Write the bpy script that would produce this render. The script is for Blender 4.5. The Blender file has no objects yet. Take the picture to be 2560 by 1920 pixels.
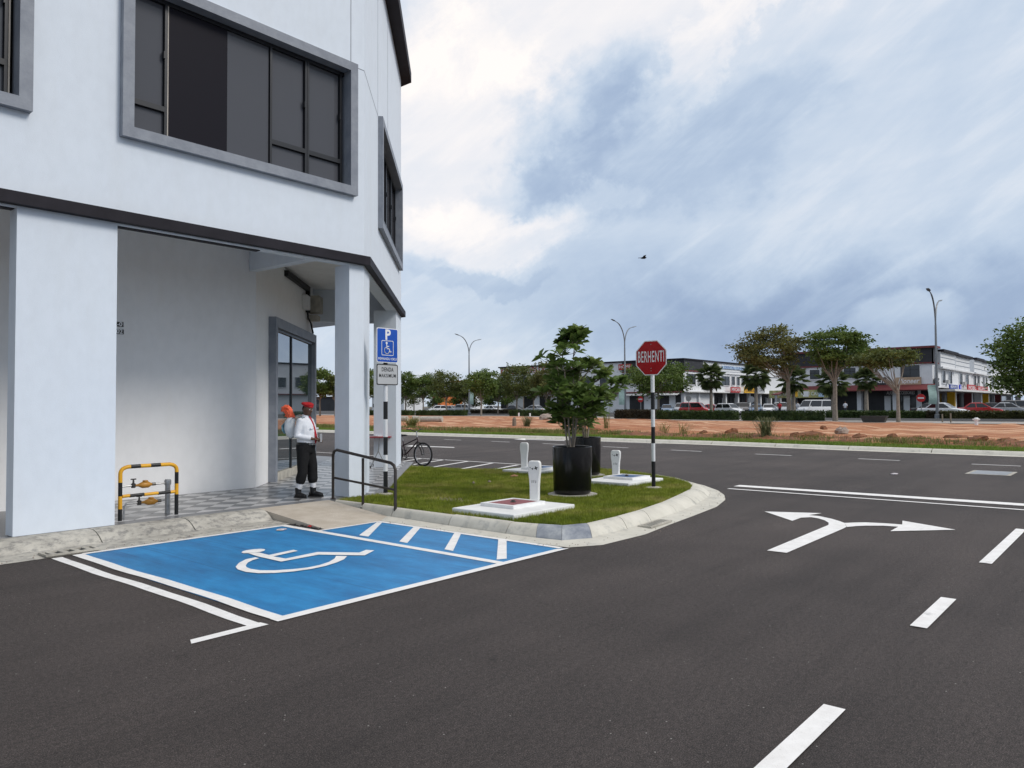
import bpy, math, random
import numpy as np
from mathutils import Vector, Matrix
random.seed(7)
rng = np.random.default_rng(11)
sc = bpy.context.scene
col = sc.collection
rad = math.radians

# ------------------------------------------------------------------ camera
# camera fitted to the vanishing points of the photograph (2560 x 1920 px)
FPX = 1896.04
EYE = Vector((0, 0, 1.65))
yaw, pit, rol = rad(40.2213), rad(1.6431), rad(-0.2812)
F0 = Vector((math.cos(yaw), math.sin(yaw), 0)); R0 = Vector((math.sin(yaw), -math.cos(yaw), 0)); UP = Vector((0, 0, 1))
CF = F0 * math.cos(pit) + UP * math.sin(pit)
_u = -F0 * math.sin(pit) + UP * math.cos(pit)
CR = R0 * math.cos(rol) + _u * math.sin(rol)
CU = -R0 * math.sin(rol) + _u * math.cos(rol)
cd = bpy.data.cameras.new('camera'); cam = bpy.data.objects.new('camera', cd); col.objects.link(cam)
cd.sensor_width = 36; cd.lens = FPX / 2560 * 36; cd.clip_start = .05; cd.clip_end = 9000
M = Matrix.Identity(4)
for i in range(3):
    M[i][0], M[i][1], M[i][2], M[i][3] = CR[i], CU[i], -CF[i], EYE[i]
cam.matrix_world = M
sc.camera = cam
sc.render.resolution_x, sc.render.resolution_y = 1024, 768
sc.view_settings.view_transform = 'Standard'; sc.view_settings.look = 'None'
sc.view_settings.exposure = 0.34; sc.view_settings.gamma = 1

def ray(x, y): return CF + CR * ((x - 1280) / FPX) - CU * ((y - 960) / FPX)
def g(x, y, z=0):                      # photo pixel -> point on the level z
    d = ray(x, y); return EYE + d * ((z - EYE.z) / d.z)
def onY(x, y, Y): d = ray(x, y); return EYE + d * (Y / d.y)
def onX(x, y, X): d = ray(x, y); return EYE + d * (X / d.x)
def onP(x, y, P, n): d = ray(x, y); n = Vector(n); return EYE + d * ((Vector(P) - EYE).dot(n) / d.dot(n))
def gx(x, X, z=0.0):                   # point in the column of pixel x at world X
    d = ray(x, 1010); return Vector((X, d.y / d.x * X, z))
def zat(y, x, P):                      # height of a pixel above a ground point
    d = ray(x, y); h = math.hypot(P[0], P[1]); return EYE.z + d.z * h / math.hypot(d.x, d.y)

# ------------------------------------------------------------------ sky and sun
SUN = Vector((0.30, -0.80, 0.72)).normalized()
w = bpy.data.worlds.new('World'); sc.world = w; w.use_nodes = True
nt = w.node_tree; nt.nodes.clear()
def nd(t, **k):
    n = nt.nodes.new(t)
    for a, b in k.items(): setattr(n, a, b)
    return n
def L(a, b): nt.links.new(a, b)
def mth(op, a, b=None, c=None, clamp=False):
    n = nd('ShaderNodeMath', operation=op, use_clamp=clamp)
    for i, v in enumerate((a, b, c)):
        if v is None: continue
        if isinstance(v, (int, float)): n.inputs[i].default_value = v
        else: L(v, n.inputs[i])
    return n.outputs[0]
def dotc(v, c):
    n = nd('ShaderNodeVectorMath', operation='DOT_PRODUCT'); L(v, n.inputs[0]); n.inputs[1].default_value = c
    return n.outputs['Value']
tc = nd('ShaderNodeTexCoord'); D = tc.outputs['Generated']
az = mth('ARCTAN2', dotc(D, R0), dotc(D, F0))
dz = dotc(D, (0, 0, 1))
el = mth('ARCSINE', dz)
# cloud-deck coordinates: the view direction cut with a high level
den = mth('ADD', mth('MAXIMUM', dz, 0.0), 0.16)
cx = mth('DIVIDE', dotc(D, R0), den); cy = mth('DIVIDE', dotc(D, F0), den)
cv = nd('ShaderNodeCombineXYZ'); L(cx, cv.inputs[0]); L(cy, cv.inputs[1])
def noi(vec, scale, detail, rough=.55, dist=0.0, rot=None, sca=None):
    if rot is not None:
        m = nd('ShaderNodeMapping'); m.inputs['Rotation'].default_value = rot; L(vec, m.inputs['Vector'])
        m2 = nd('ShaderNodeMapping'); m2.inputs['Scale'].default_value = sca; L(m.outputs[0], m2.inputs['Vector']); vec = m2.outputs[0]
    n = nd('ShaderNodeTexNoise'); n.inputs['Scale'].default_value = scale; n.inputs['Detail'].default_value = detail
    n.inputs['Roughness'].default_value = rough; n.inputs['Distortion'].default_value = dist; L(vec, n.inputs['Vector'])
    return n.outputs['Fac']
av = nd('ShaderNodeCombineXYZ'); L(az, av.inputs[0]); L(el, av.inputs[1])
A = av.outputs[0]
n_big = noi(A, 3.2, 9, .62, .5, (0, 0, rad(-28)), (1.0, 1.9, 1))
n_warp1 = noi(A, 5.0, 8, .6)
n_warp2 = noi(A, 4.3, 8, .6, 0, (0, 0, 1.0), (1, 1, 1))
n_str = noi(A, 4.5, 9, .62, .3, (0, 0, rad(-34)), (0.8, 4.2, 1))
n_hor = noi(A, 6.0, 7, .58, .2, (0, 0, rad(-3)), (0.5, 4.5, 1))
azw = mth('ADD', az, mth('MULTIPLY', mth('SUBTRACT', n_warp1, .5), .34))
elw = mth('ADD', el, mth('MULTIPLY', mth('SUBTRACT', n_warp2, .5), .24))
def blob(px, py, sa, se, amp, tilt=0.0):
    r = ray(px, py).normalized()
    a0 = math.atan2(r.dot(R0), r.dot(F0)); e0 = math.asin(r.z)
    da = mth('SUBTRACT', azw, a0); de = mth('SUBTRACT', elw, e0)
    ct, st = math.cos(tilt), math.sin(tilt)
    p = mth('ADD', mth('MULTIPLY', da, ct / sa), mth('MULTIPLY', de, st / sa))
    q = mth('ADD', mth('MULTIPLY', da, -st / se), mth('MULTIPLY', de, ct / se))
    s = mth('ADD', mth('MULTIPLY', p, p), mth('MULTIPLY', q, q))
    return mth('MULTIPLY', mth('POWER', 2.71828, mth('MULTIPLY', s, -1)), amp)
n_det = noi(A, 6.5, 12, .66, .4, (0, 0, rad(-20)), (1.0, 1.7, 1))
def sstep(v, lo, hi, amp):
    n = nd('ShaderNodeMapRange', interpolation_type='SMOOTHSTEP'); L(v, n.inputs[0])
    n.inputs[1].default_value = lo; n.inputs[2].default_value = hi; n.inputs[3].default_value = 0; n.inputs[4].default_value = amp
    return n.outputs[0]
def crisp(px, py, sa, se, amp, tilt=0.0, k=.95):       # a cloud body with a ragged edge
    return sstep(mth('ADD', blob(px, py, sa, se, 1.0, tilt), mth('MULTIPLY', mth('SUBTRACT', n_det, .5), k)), .28, .66, amp)
b = mth('ADD', .46, mth('MULTIPLY', mth('MAXIMUM', mth('SUBTRACT', el, .35), 0), .42))
for args in [(1090, 330, .20, .20, .16), (1560, 20, .30, .12, .15, .12), (2080, 790, .36, .055, -.29), (1750, 880, .2, .04, -.06), (1150, 900, .22, .06, .14), (2300, 200, .3, .2, .06), (2250, 480, .25, .12, .03)]:
    b = mth('ADD', b, blob(*args))
for args in [(1080, 340, .18, .13, .17), (1150, 565, .20, .045, .19), (1530, 15, .28, .085, .13, .1), (1790, 110, .15, .035, .12, .7), (1100, 110, .12, .05, .10),
             (1490, 245, .13, .055, -.12, .4), (1680, 360, .22, .085, -.13, .12), (1350, 440, .10, .04, -.10, .2), (1230, 690, .12, .02, -.10), (1420, 500, .09, .02, .08, .15)]:
    b = mth('ADD', b, crisp(*args))
b = mth('ADD', b, mth('MULTIPLY', mth('SUBTRACT', n_big, .5), .22))
b = mth('ADD', b, mth('MULTIPLY', mth('SUBTRACT', n_str, .5), .17))
b = mth('ADD', b, sstep(n_str, .48, .68, .06))
b = mth('ADD', b, mth('MULTIPLY', mth('SUBTRACT', n_det, .5), .16))
b = mth('ADD', b, mth('MULTIPLY', mth('SUBTRACT', n_hor, .5), .14))
# the one cumulus head low on the right
rc = ray(2268, 790).normalized(); a0 = math.atan2(rc.dot(R0), rc.dot(F0)); e0 = math.asin(rc.z)
n_cu = noi(A, 26, 6, .55)
pa = mth('DIVIDE', mth('SUBTRACT', az, a0), .066); pe = mth('DIVIDE', mth('SUBTRACT', el, e0), .034)
rr = mth('ADD', mth('ADD', mth('MULTIPLY', pa, pa), mth('MULTIPLY', pe, pe)), mth('MULTIPLY', mth('SUBTRACT', n_cu, .5), 1.5))
mr = nd('ShaderNodeMapRange', interpolation_type='SMOOTHSTEP'); L(rr, mr.inputs[0])
mr.inputs[1].default_value = 1.15; mr.inputs[2].default_value = .45; mr.inputs[3].default_value = 0; mr.inputs[4].default_value = 1
below = nd('ShaderNodeMapRange', interpolation_type='SMOOTHSTEP'); L(el, below.inputs[0])
below.inputs[1].default_value = e0 - .03; below.inputs[2].default_value = e0 + .012; below.inputs[3].default_value = .15; below.inputs[4].default_value = 1
b = mth('ADD', b, mth('MULTIPLY', mth('MULTIPLY', mr.outputs[0], below.outputs[0]), .19))
cr = nd('ShaderNodeValToRGB'); L(b, cr.inputs[0])
cr.color_ramp.interpolation = 'B_SPLINE'
e = cr.color_ramp.elements
e[0].position = 0.02; e[0].color = (.175, .245, .40, 1)
e[1].position = .98; e[1].color = (.86, .815, .785, 1)
for p_, c_ in ((.20, (.25, .33, .48, 1)), (.40, (.385, .475, .605, 1)), (.58, (.53, .60, .69, 1)), (.78, (.71, .71, .74, 1))):
    k = e.new(p_); k.color = c_
sky = nd('ShaderNodeTexSky', sky_type='NISHITA', sun_disc=False)
sky.sun_elevation = math.asin(SUN.z); sky.sun_rotation = math.atan2(SUN.x, SUN.y); sky.air_density = 1.0; sky.dust_density = 2.0
b1 = nd('ShaderNodeBackground'); L(sky.outputs[0], b1.inputs[0]); b1.inputs[1].default_value = .10
b2 = nd('ShaderNodeBackground'); L(cr.outputs[0], b2.inputs[0]); b2.inputs[1].default_value = 1.0
mx = nd('ShaderNodeMixShader'); mx.inputs[0].default_value = .94; L(b1.outputs[0], mx.inputs[1]); L(b2.outputs[0], mx.inputs[2])
wo = nd('ShaderNodeOutputWorld'); L(mx.outputs[0], wo.inputs[0])

sd = bpy.data.lights.new('sun', 'SUN'); so = bpy.data.objects.new('sun', sd); col.objects.link(so)
sd.energy = 1.5; sd.angle = rad(20); sd.color = (1, .95, .89)
so.rotation_euler = SUN.to_track_quat('Z', 'Y').to_euler()

# ------------------------------------------------------------------ materials
MATS = {}
def mat(name, c, rough=.6, var=.12, scale=3.0, detail=6, bump=0.0, bscale=60.0, metal=0.0, spec=.4, c2=None, lo=.35, hi=.65, coat=0.0, emit=None):
    if name in MATS: return MATS[name]
    m = bpy.data.materials.new(name); m.use_nodes = True; t = m.node_tree; p = t.nodes['Principled BSDF']
    p.inputs['Roughness'].default_value = rough; p.inputs['Metallic'].default_value = metal
    p.inputs['Specular IOR Level'].default_value = spec; p.inputs['Coat Weight'].default_value = coat
    co = t.nodes.new('ShaderNodeTexCoord')
    n = t.nodes.new('ShaderNodeTexNoise'); n.inputs['Scale'].default_value = scale; n.inputs['Detail'].default_value = detail; n.inputs['Roughness'].default_value = .65
    t.links.new(co.outputs['Object'], n.inputs['Vector'])
    r = t.nodes.new('ShaderNodeValToRGB'); r.color_ramp.elements[0].position = lo; r.color_ramp.elements[1].position = hi
    ca = tuple(min(1, x * (1 - var)) for x in c) + (1,); cb = (tuple(c2) if c2 else tuple(min(1, x * (1 + var)) for x in c)) + (1,)
    r.color_ramp.elements[0].color = ca; r.color_ramp.elements[1].color = cb
    t.links.new(n.outputs['Fac'], r.inputs[0]); t.links.new(r.outputs[0], p.inputs['Base Color'])
    if bump:
        n2 = t.nodes.new('ShaderNodeTexNoise'); n2.inputs['Scale'].default_value = bscale; n2.inputs['Detail'].default_value = 4
        t.links.new(co.outputs['Object'], n2.inputs['Vector'])
        bm = t.nodes.new('ShaderNodeBump'); bm.inputs['Strength'].default_value = bump; bm.inputs['Distance'].default_value = .02
        t.links.new(n2.outputs['Fac'], bm.inputs['Height']); t.links.new(bm.outputs[0], p.inputs['Normal'])
    MATS[name] = m
    return m
class NB:                                # small node builder for the richer surfaces
    def __init__(s, name):
        s.m = bpy.data.materials.new(name); s.m.use_nodes = True; s.t = s.m.node_tree; s.p = s.t.nodes['Principled BSDF']
        s.co = s.t.nodes.new('ShaderNodeTexCoord'); MATS[name] = s.m
    def noise(s, scale, detail=5, rough=.6, sca=(1, 1, 1), rot=(0, 0, 0), dist=0.0, coord='Object'):
        mp = s.t.nodes.new('ShaderNodeMapping'); mp.inputs['Scale'].default_value = sca; mp.inputs['Rotation'].default_value = rot
        s.t.links.new(s.co.outputs[coord], mp.inputs[0])
        n = s.t.nodes.new('ShaderNodeTexNoise'); n.inputs['Scale'].default_value = scale; n.inputs['Detail'].default_value = detail
        n.inputs['Roughness'].default_value = rough; n.inputs['Distortion'].default_value = dist
        s.t.links.new(mp.outputs[0], n.inputs['Vector']); return n.outputs['Fac']
    def vor(s, scale, feature='F1'):
        n = s.t.nodes.new('ShaderNodeTexVoronoi'); n.inputs['Scale'].default_value = scale; n.feature = feature
        s.t.links.new(s.co.outputs['Object'], n.inputs['Vector']); return n
    def ramp(s, fac, stops):
        r = s.t.nodes.new('ShaderNodeValToRGB'); el = r.color_ramp.elements
        el[0].position, el[0].color = stops[0][0], tuple(stops[0][1]) + (1,)
        el[1].position, el[1].color = stops[-1][0], tuple(stops[-1][1]) + (1,)
        for p_, c_ in stops[1:-1]:
            k = el.new(p_); k.color = tuple(c_) + (1,)
        s.t.links.new(fac, r.inputs[0]); return r.outputs[0]
    def mix(s, a, b, fac, mode='MIX'):
        n = s.t.nodes.new('ShaderNodeMix'); n.data_type = 'RGBA'; n.blend_type = mode
        for sock, v in ((n.inputs[0], fac), (n.inputs[6], a), (n.inputs[7], b)):
            if isinstance(v, (int, float)): sock.default_value = v
            elif isinstance(v, tuple): sock.default_value = v + (1,)
            else: s.t.links.new(v, sock)
        return n.outputs[2]
    def color(s, v): s.t.links.new(v, s.p.inputs['Base Color'])
    def rough(s, v):
        if isinstance(v, (int, float)): s.p.inputs['Roughness'].default_value = v
        else: s.t.links.new(v, s.p.inputs['Roughness'])
    def bump(s, h, strength, dist=.01):
        b_ = s.t.nodes.new('ShaderNodeBump'); b_.inputs['Strength'].default_value = strength; b_.inputs['Distance'].default_value = dist
        s.t.links.new(h, b_.inputs['Height']); s.t.links.new(b_.outputs[0], s.p.inputs['Normal'])
def g3(v): return (v, v, v)
# asphalt
a = NB('asphalt'); fine = a.noise(130, 3, .8); mid = a.noise(30, 5, .8); big = a.noise(.55, 5, .6); patch = a.noise(.16, 4, .55, (1, .35, 1))
c = a.ramp(fine, [(.28, (.0098, .0078, .0072)), (.46, (.044, .0358, .0330)), (.60, (.094, .077, .070)), (.74, (.34, .30, .275))])
c = a.mix(c, a.ramp(big, [(.3, g3(.78)), (.7, g3(1.16))]), 1.0, 'MULTIPLY')
c = a.mix(c, a.ramp(patch, [(.35, g3(.86)), (.65, (1.14, 1.12, 1.10))]), 1.0, 'MULTIPLY')
c = a.mix(c, a.ramp(mid, [(.3, g3(.46)), (.7, g3(1.55))]), 1.0, 'MULTIPLY')
st_ = a.noise(.9, 5, .6, (.12, 1.6, 1)); c = a.mix(c, a.ramp(st_, [(.36, g3(.80)), (.5, g3(1)), (.66, g3(1.10))]), 1.0, 'MULTIPLY')
oil = a.noise(1.7, 6, .7); c = a.mix(c, a.ramp(oil, [(.28, g3(.55)), (.36, g3(1))]), .8, 'MULTIPLY')
chip = a.vor(9); c = a.mix(c, (.42, .40, .37), a.ramp(chip.outputs['Distance'], [(.035, g3(.75)), (.05, g3(0))]))
a.color(c); a.rough(.78); a.bump(fine, .9, .008); a.p.inputs['Specular IOR Level'].default_value = .35
# blue bay paint with roller streaks and dust
a = NB('blue_paint'); s1 = a.noise(1.6, 7, .7, (2.6, .45, 1)); s2 = a.noise(3.2, 7, .75, (1.6, .8, 1)); fine = a.noise(120, 3, .7); ln = a.noise(3.1, 2, .5, (6, .05, 1))
c = a.ramp(s1, [(.25, (.008, .135, .34)), (.5, (.012, .205, .47)), (.75, (.020, .27, .58))])
c = a.mix(c, a.ramp(s2, [(.3, (.70, .76, .82)), (.62, (1.10, 1.08, 1.06))]), 1.0, 'MULTIPLY')
tw_ = a.noise(14, 6, .75); c = a.mix(c, (.055, .06, .065), a.ramp(tw_, [(.22, g3(.8)), (.30, g3(0))]))
ty = a.noise(1.1, 4, .6, (2.4, .3, 1)); c = a.mix(c, a.ramp(ty, [(.33, g3(.84)), (.5, g3(1))]), 1.0, 'MULTIPLY')
c = a.mix(c, a.ramp(ln, [(.30, (.60, .66, .72)), (.36, g3(1))]), 1.0, 'MULTIPLY')
a.color(c); a.rough(.55); a.bump(fine, .4, .004)
# road white
a = NB('road_white'); n1 = a.noise(6, 6, .65); fine = a.noise(120, 3, .8); sp = a.noise(24, 3, .7)
c = a.ramp(n1, [(.3, (.74, .72, .69)), (.6, (.86, .845, .82))]); c = a.mix(c, a.ramp(fine, [(.26, g3(.62)), (.42, g3(1))]), 1.0, 'MULTIPLY')
c = a.mix(c, a.ramp(sp, [(.22, g3(.45)), (.28, g3(1))]), 1.0, 'MULTIPLY'); wr = a.noise(3.2, 7, .75); c = a.mix(c, a.ramp(wr, [(.30, g3(.55)), (.40, g3(1))]), .8, 'MULTIPLY'); a.color(c); a.rough(.7); a.bump(fine, .4, .004)
# kerb concrete
a = NB('kerb_concrete'); n1 = a.noise(2.3, 8, .7); n2 = a.noise(9, 7, .7, (1, 1, 2.0)); fine = a.noise(90, 3, .7)
c = a.ramp(n1, [(.3, (.27, .255, .225)), (.5, (.45, .425, .37)), (.7, (.58, .55, .48))])
c = a.mix(c, a.ramp(n2, [(.38, (.52, .53, .56)), (.52, g3(1))]), .9, 'MULTIPLY'); a.color(c); a.rough(.85); a.bump(fine, .3, .006)
a = NB('kerb_pale'); n1 = a.noise(2.3, 8, .7); n2 = a.noise(5, 7, .7); fine = a.noise(90, 3, .7)
c = a.ramp(n1, [(.3, (.50, .475, .41)), (.5, (.58, .555, .48)), (.7, (.65, .62, .54))])
c = a.mix(c, a.ramp(n2, [(.34, (.70, .72, .75)), (.46, g3(1))]), .8, 'MULTIPLY'); a.color(c); a.rough(.85); a.bump(fine, .3, .006)
a = NB('kerb_grey'); n1 = a.noise(3, 8, .7); fine = a.noise(90, 3, .7)
a.color(a.ramp(n1, [(.35, (.17, .19, .23)), (.55, (.33, .35, .37)), (.7, (.55, .55, .53))])); a.rough(.85); a.bump(fine, .3, .006)
# plaster
def plaster(name, base, blot):
    a = NB(name); n1 = a.noise(.9, 6, .6); n2 = a.noise(7, 6, .6, (1, 1, .6)); fine = a.noise(55, 5, .7, (1, 1, 1.8)); lo = a.noise(2.4, 4, .6, (1, 1, .18))
    c = a.ramp(n1, [(.3, tuple(x * (1 - blot) for x in base)), (.65, base)])
    c = a.mix(c, a.ramp(n2, [(.3, g3(.955)), (.6, g3(1))]), 1.0, 'MULTIPLY')
    c = a.mix(c, a.ramp(lo, [(.3, (.98, .975, .965)), (.5, g3(1))]), 1.0, 'MULTIPLY')
    a.color(c); a.rough(.72); a.bump(fine, .32, .006); return a.m
plaster('plaster_white', (.70, .755, .82), .025)
plaster('plaster_inner', (.86, .855, .85), .04)
plaster('plaster_shop', (.74, .75, .76), .10)
mat('soffit', (.82, .81, .79), .8, .05)
mat('frame_grey', (.215, .235, .275), .55, .10, 4, bump=.15, bscale=30, c2=(.265, .285, .32))
mat('band_black', (.020, .018, .023), .6, .2, 3, spec=.15)
mat('alu_black', (.014, .015, .018), .35, .2)
mat('concrete', (.42, .395, .34), .85, .22, 5, bump=.4, bscale=50)
mat('ramp_concrete', (.52, .45, .36), .85, .14, 2.6, 8, bump=.3, bscale=45, c2=(.56, .50, .42))
mat('tile_dark', (.125, .124, .125), .28, .10, 2)
mat('tile_light', (.43, .425, .42), .28, .07, 2)
mat('grout', (.19, .19, .19), .8)
mat('border_tile', (.17, .17, .175), .35, .1)
mat('white_paint', (.78, .78, .77), .5, .07, 5, bump=.15)
a = NB('chipped_white'); n1 = a.noise(14, 5, .7); n2 = a.noise(3, 4)
a.color(a.mix(a.ramp(n2, [(.3, (.70, .70, .68)), (.6, (.80, .80, .78))]), a.ramp(n1, [(.27, (.16, .10, .08)), (.31, g3(1))]), 1.0, 'MULTIPLY')); a.rough(.6)
mat('slab_red', (.24, .065, .07), .6, .15, 7, bump=.2)
mat('slab_blue', (.055, .115, .24), .6, .15, 7, bump=.2)
mat('black_gloss', (.006, .006, .007), .22, .2, spec=.5)
mat('black_matte', (.012, .012, .013), .6, .2)
mat('mark_black', (.03, .03, .035), .7)
mat('rail_brown', (.030, .024, .021), .4, .25, 8)
mat('sign_red', (.40, .008, .012), .35, .10, 3)
mat('sign_white', (.78, .78, .78), .4, .04)
mat('sign_blue', (.006, .075, .42), .35, .06)
mat('sign_grey', (.45, .46, .47), .5, .05)
mat('pole_white', (.72, .73, .74), .45, .05, 9)
mat('pole_black', (.010, .010, .011), .4, .1)
mat('safety_yellow', (.72, .36, .016), .4, .10, 8)
mat('safety_black', (.012, .012, .012), .4)
mat('galv', (.36, .365, .37), .4, .2, 12, metal=.6)
mat('brass', (.42, .20, .03), .4, .25, 10)
mat('gunmetal', (.09, .085, .08), .4, .2, metal=.6)
mat('gravel_patch', (.26, .20, .16), .9, .45, 30, bump=.6, bscale=40)
mat('seal', (.42, .38, .33), .6)
mat('soil', (.09, .055, .035), .9, .3, 8, bump=.6, bscale=30)
mat('bark', (.20, .165, .125), .85, .25, 12, bump=.4, bscale=40)
mat('bark_pale', (.25, .215, .175), .85, .25, 6, bump=.4, bscale=30)
a = NB('turf_ground'); n1 = a.noise(1.2, 6, .6); n2 = a.noise(40, 4, .7)
c = a.mix(a.ramp(n1, [(.3, (.050, .068, .014)), (.6, (.078, .098, .020)), (.74, (.13, .10, .05))]), a.ramp(n2, [(.3, g3(.55)), (.7, g3(1.25))]), 1.0, 'MULTIPLY'); a.color(c); a.rough(.9); a.bump(n2, .7, .02)  # soil colour darkened to stand for the shade between grass blades
a = NB('turf_far'); n1 = a.noise(.8, 6, .6); n2 = a.noise(9, 5, .7)
c = a.mix(a.ramp(n1, [(.3, (.075, .13, .018)), (.6, (.115, .175, .028)), (.74, (.16, .16, .06))]), a.ramp(n2, [(.3, g3(.62)), (.7, g3(1.2))]), 1.0, 'MULTIPLY'); a.color(c); a.rough(.9); a.bump(n2, .7, .05)
def leafmat(name, cs, scale):
    a = NB(name); n1 = a.noise(scale, 3, .6); n2 = a.noise(scale * 5, 2, .5)
    c = a.ramp(n1, [(.30, cs[0]), (.5, cs[1]), (.70, cs[2])]); c = a.mix(c, a.ramp(n2, [(.3, g3(.7)), (.7, g3(1.25))]), 1.0, 'MULTIPLY')
    a.color(c); a.rough(.5); a.p.inputs['Specular IOR Level'].default_value = .3
    # thin-leaf light: part of the light passes through
    tr = a.t.nodes.new('ShaderNodeBsdfTranslucent'); a.t.links.new(c, tr.inputs[0])
    ms = a.t.nodes.new('ShaderNodeMixShader'); ms.inputs[0].default_value = .32
    a.t.links.new(a.p.outputs[0], ms.inputs[1]); a.t.links.new(tr.outputs[0], ms.inputs[2]); a.t.links.new(ms.outputs[0], a.t.nodes['Material Output'].inputs[0])
    return a.m
leafmat('grass_blade', [(.15, .20, .018), (.245, .285, .033), (.38, .35, .095)], 1.1)
leafmat('verge_blade', [(.12, .19, .022), (.18, .26, .036), (.25, .28, .07)], .9)
leafmat('leaf_shrub', [(.058, .105, .022), (.108, .165, .038), (.21, .26, .07)], 2.2)
leafmat('leaf_olive', [(.062, .080, .020), (.11, .135, .034), (.18, .195, .052)], .8)
leafmat('leaf_green', [(.056, .092, .020), (.105, .16, .033), (.18, .23, .052)], .8)
leafmat('leaf_brownish', [(.080, .082, .026), (.14, .142, .042), (.20, .21, .058)], .8)
leafmat('leaf_palm', [(.045, .075, .026), (.092, .13, .045), (.16, .185, .075)], .9)
leafmat('leaf_hedge', [(.024, .042, .010), (.048, .080, .018), (.090, .125, .032)], 1.6)
leafmat('leaf_hedge_brown', [(.022, .018, .010), (.045, .036, .018), (.075, .062, .028)], 1.6)
leafmat('leaf_hedge_mixed', [(.030, .034, .012), (.075, .078, .022), (.13, .125, .04)], 2.2)
leafmat('weed', [(.10, .125, .030), (.17, .19, .050), (.27, .25, .095)], 1.0)
leafmat('reed', [(.090, .110, .045), (.15, .165, .075), (.24, .24, .13)], 2.0)
# red earth
a = NB('red_earth'); n1 = a.noise(.5, 8, .65); n2 = a.noise(.22, 6, .6, (3.6, .22, 1)); n3 = a.noise(6, 6, .7)
c = a.ramp(n1, [(.3, (.26, .090, .036)), (.5, (.40, .155, .064)), (.7, (.47, .215, .10))])
c = a.mix(c, (.64, .39, .235), a.ramp(n2, [(.52, g3(0)), (.57, g3(.85))]))
c = a.mix(c, a.ramp(n3, [(.3, g3(.72)), (.65, g3(1.1))]), 1.0, 'MULTIPLY'); a.color(c); a.rough(.95); a.bump(n3, .6, .08)
mat('clod', (.20, .085, .042), .95, .35, 4, bump=.7, bscale=14)
mat('rock', (.30, .24, .20), .9, .35, 3, bump=.5, bscale=12)
mat('far_ground', (.15, .14, .11), .95, .3, .3)
mat('far_asphalt', (.060, .057, .056), .85, .2, .3)
mat('far_paving', (.36, .33, .30), .85, .15, 2)
def glass(name, tint, rough=.03, refl=.5, ior=1.5):
    m = bpy.data.materials.new(name); m.use_nodes = True; t = m.node_tree; p = t.nodes['Principled BSDF']
    p.inputs['Base Color'].default_value = tint + (1,); p.inputs['Roughness'].default_value = rough
    p.inputs['Specular IOR Level'].default_value = refl; p.inputs['IOR'].default_value = ior; MATS[name] = m
    return m
glass('glass_tint', (.082, .084, .094), .05, .32, 1.45)
glass('glass_panel', (.017, .016, .021), .4, .04)
glass('glass_shop', (.03, .05, .06), .02, 1.0, 3.0)
glass('glass_far', (.015, .018, .022), .08, .6)
glass('glass_car', (.010, .011, .013), .06, .6)
mat('lens_white', (.75, .76, .78), .2)
mat('lens_red', (.35, .01, .01), .2)
mat('tyre', (.015, .015, .015), .8)
mat('rim', (.42, .42, .43), .35, metal=.5)
def paint(name, c): return mat(name, c, .28, .03, 1, coat=.6)
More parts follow.
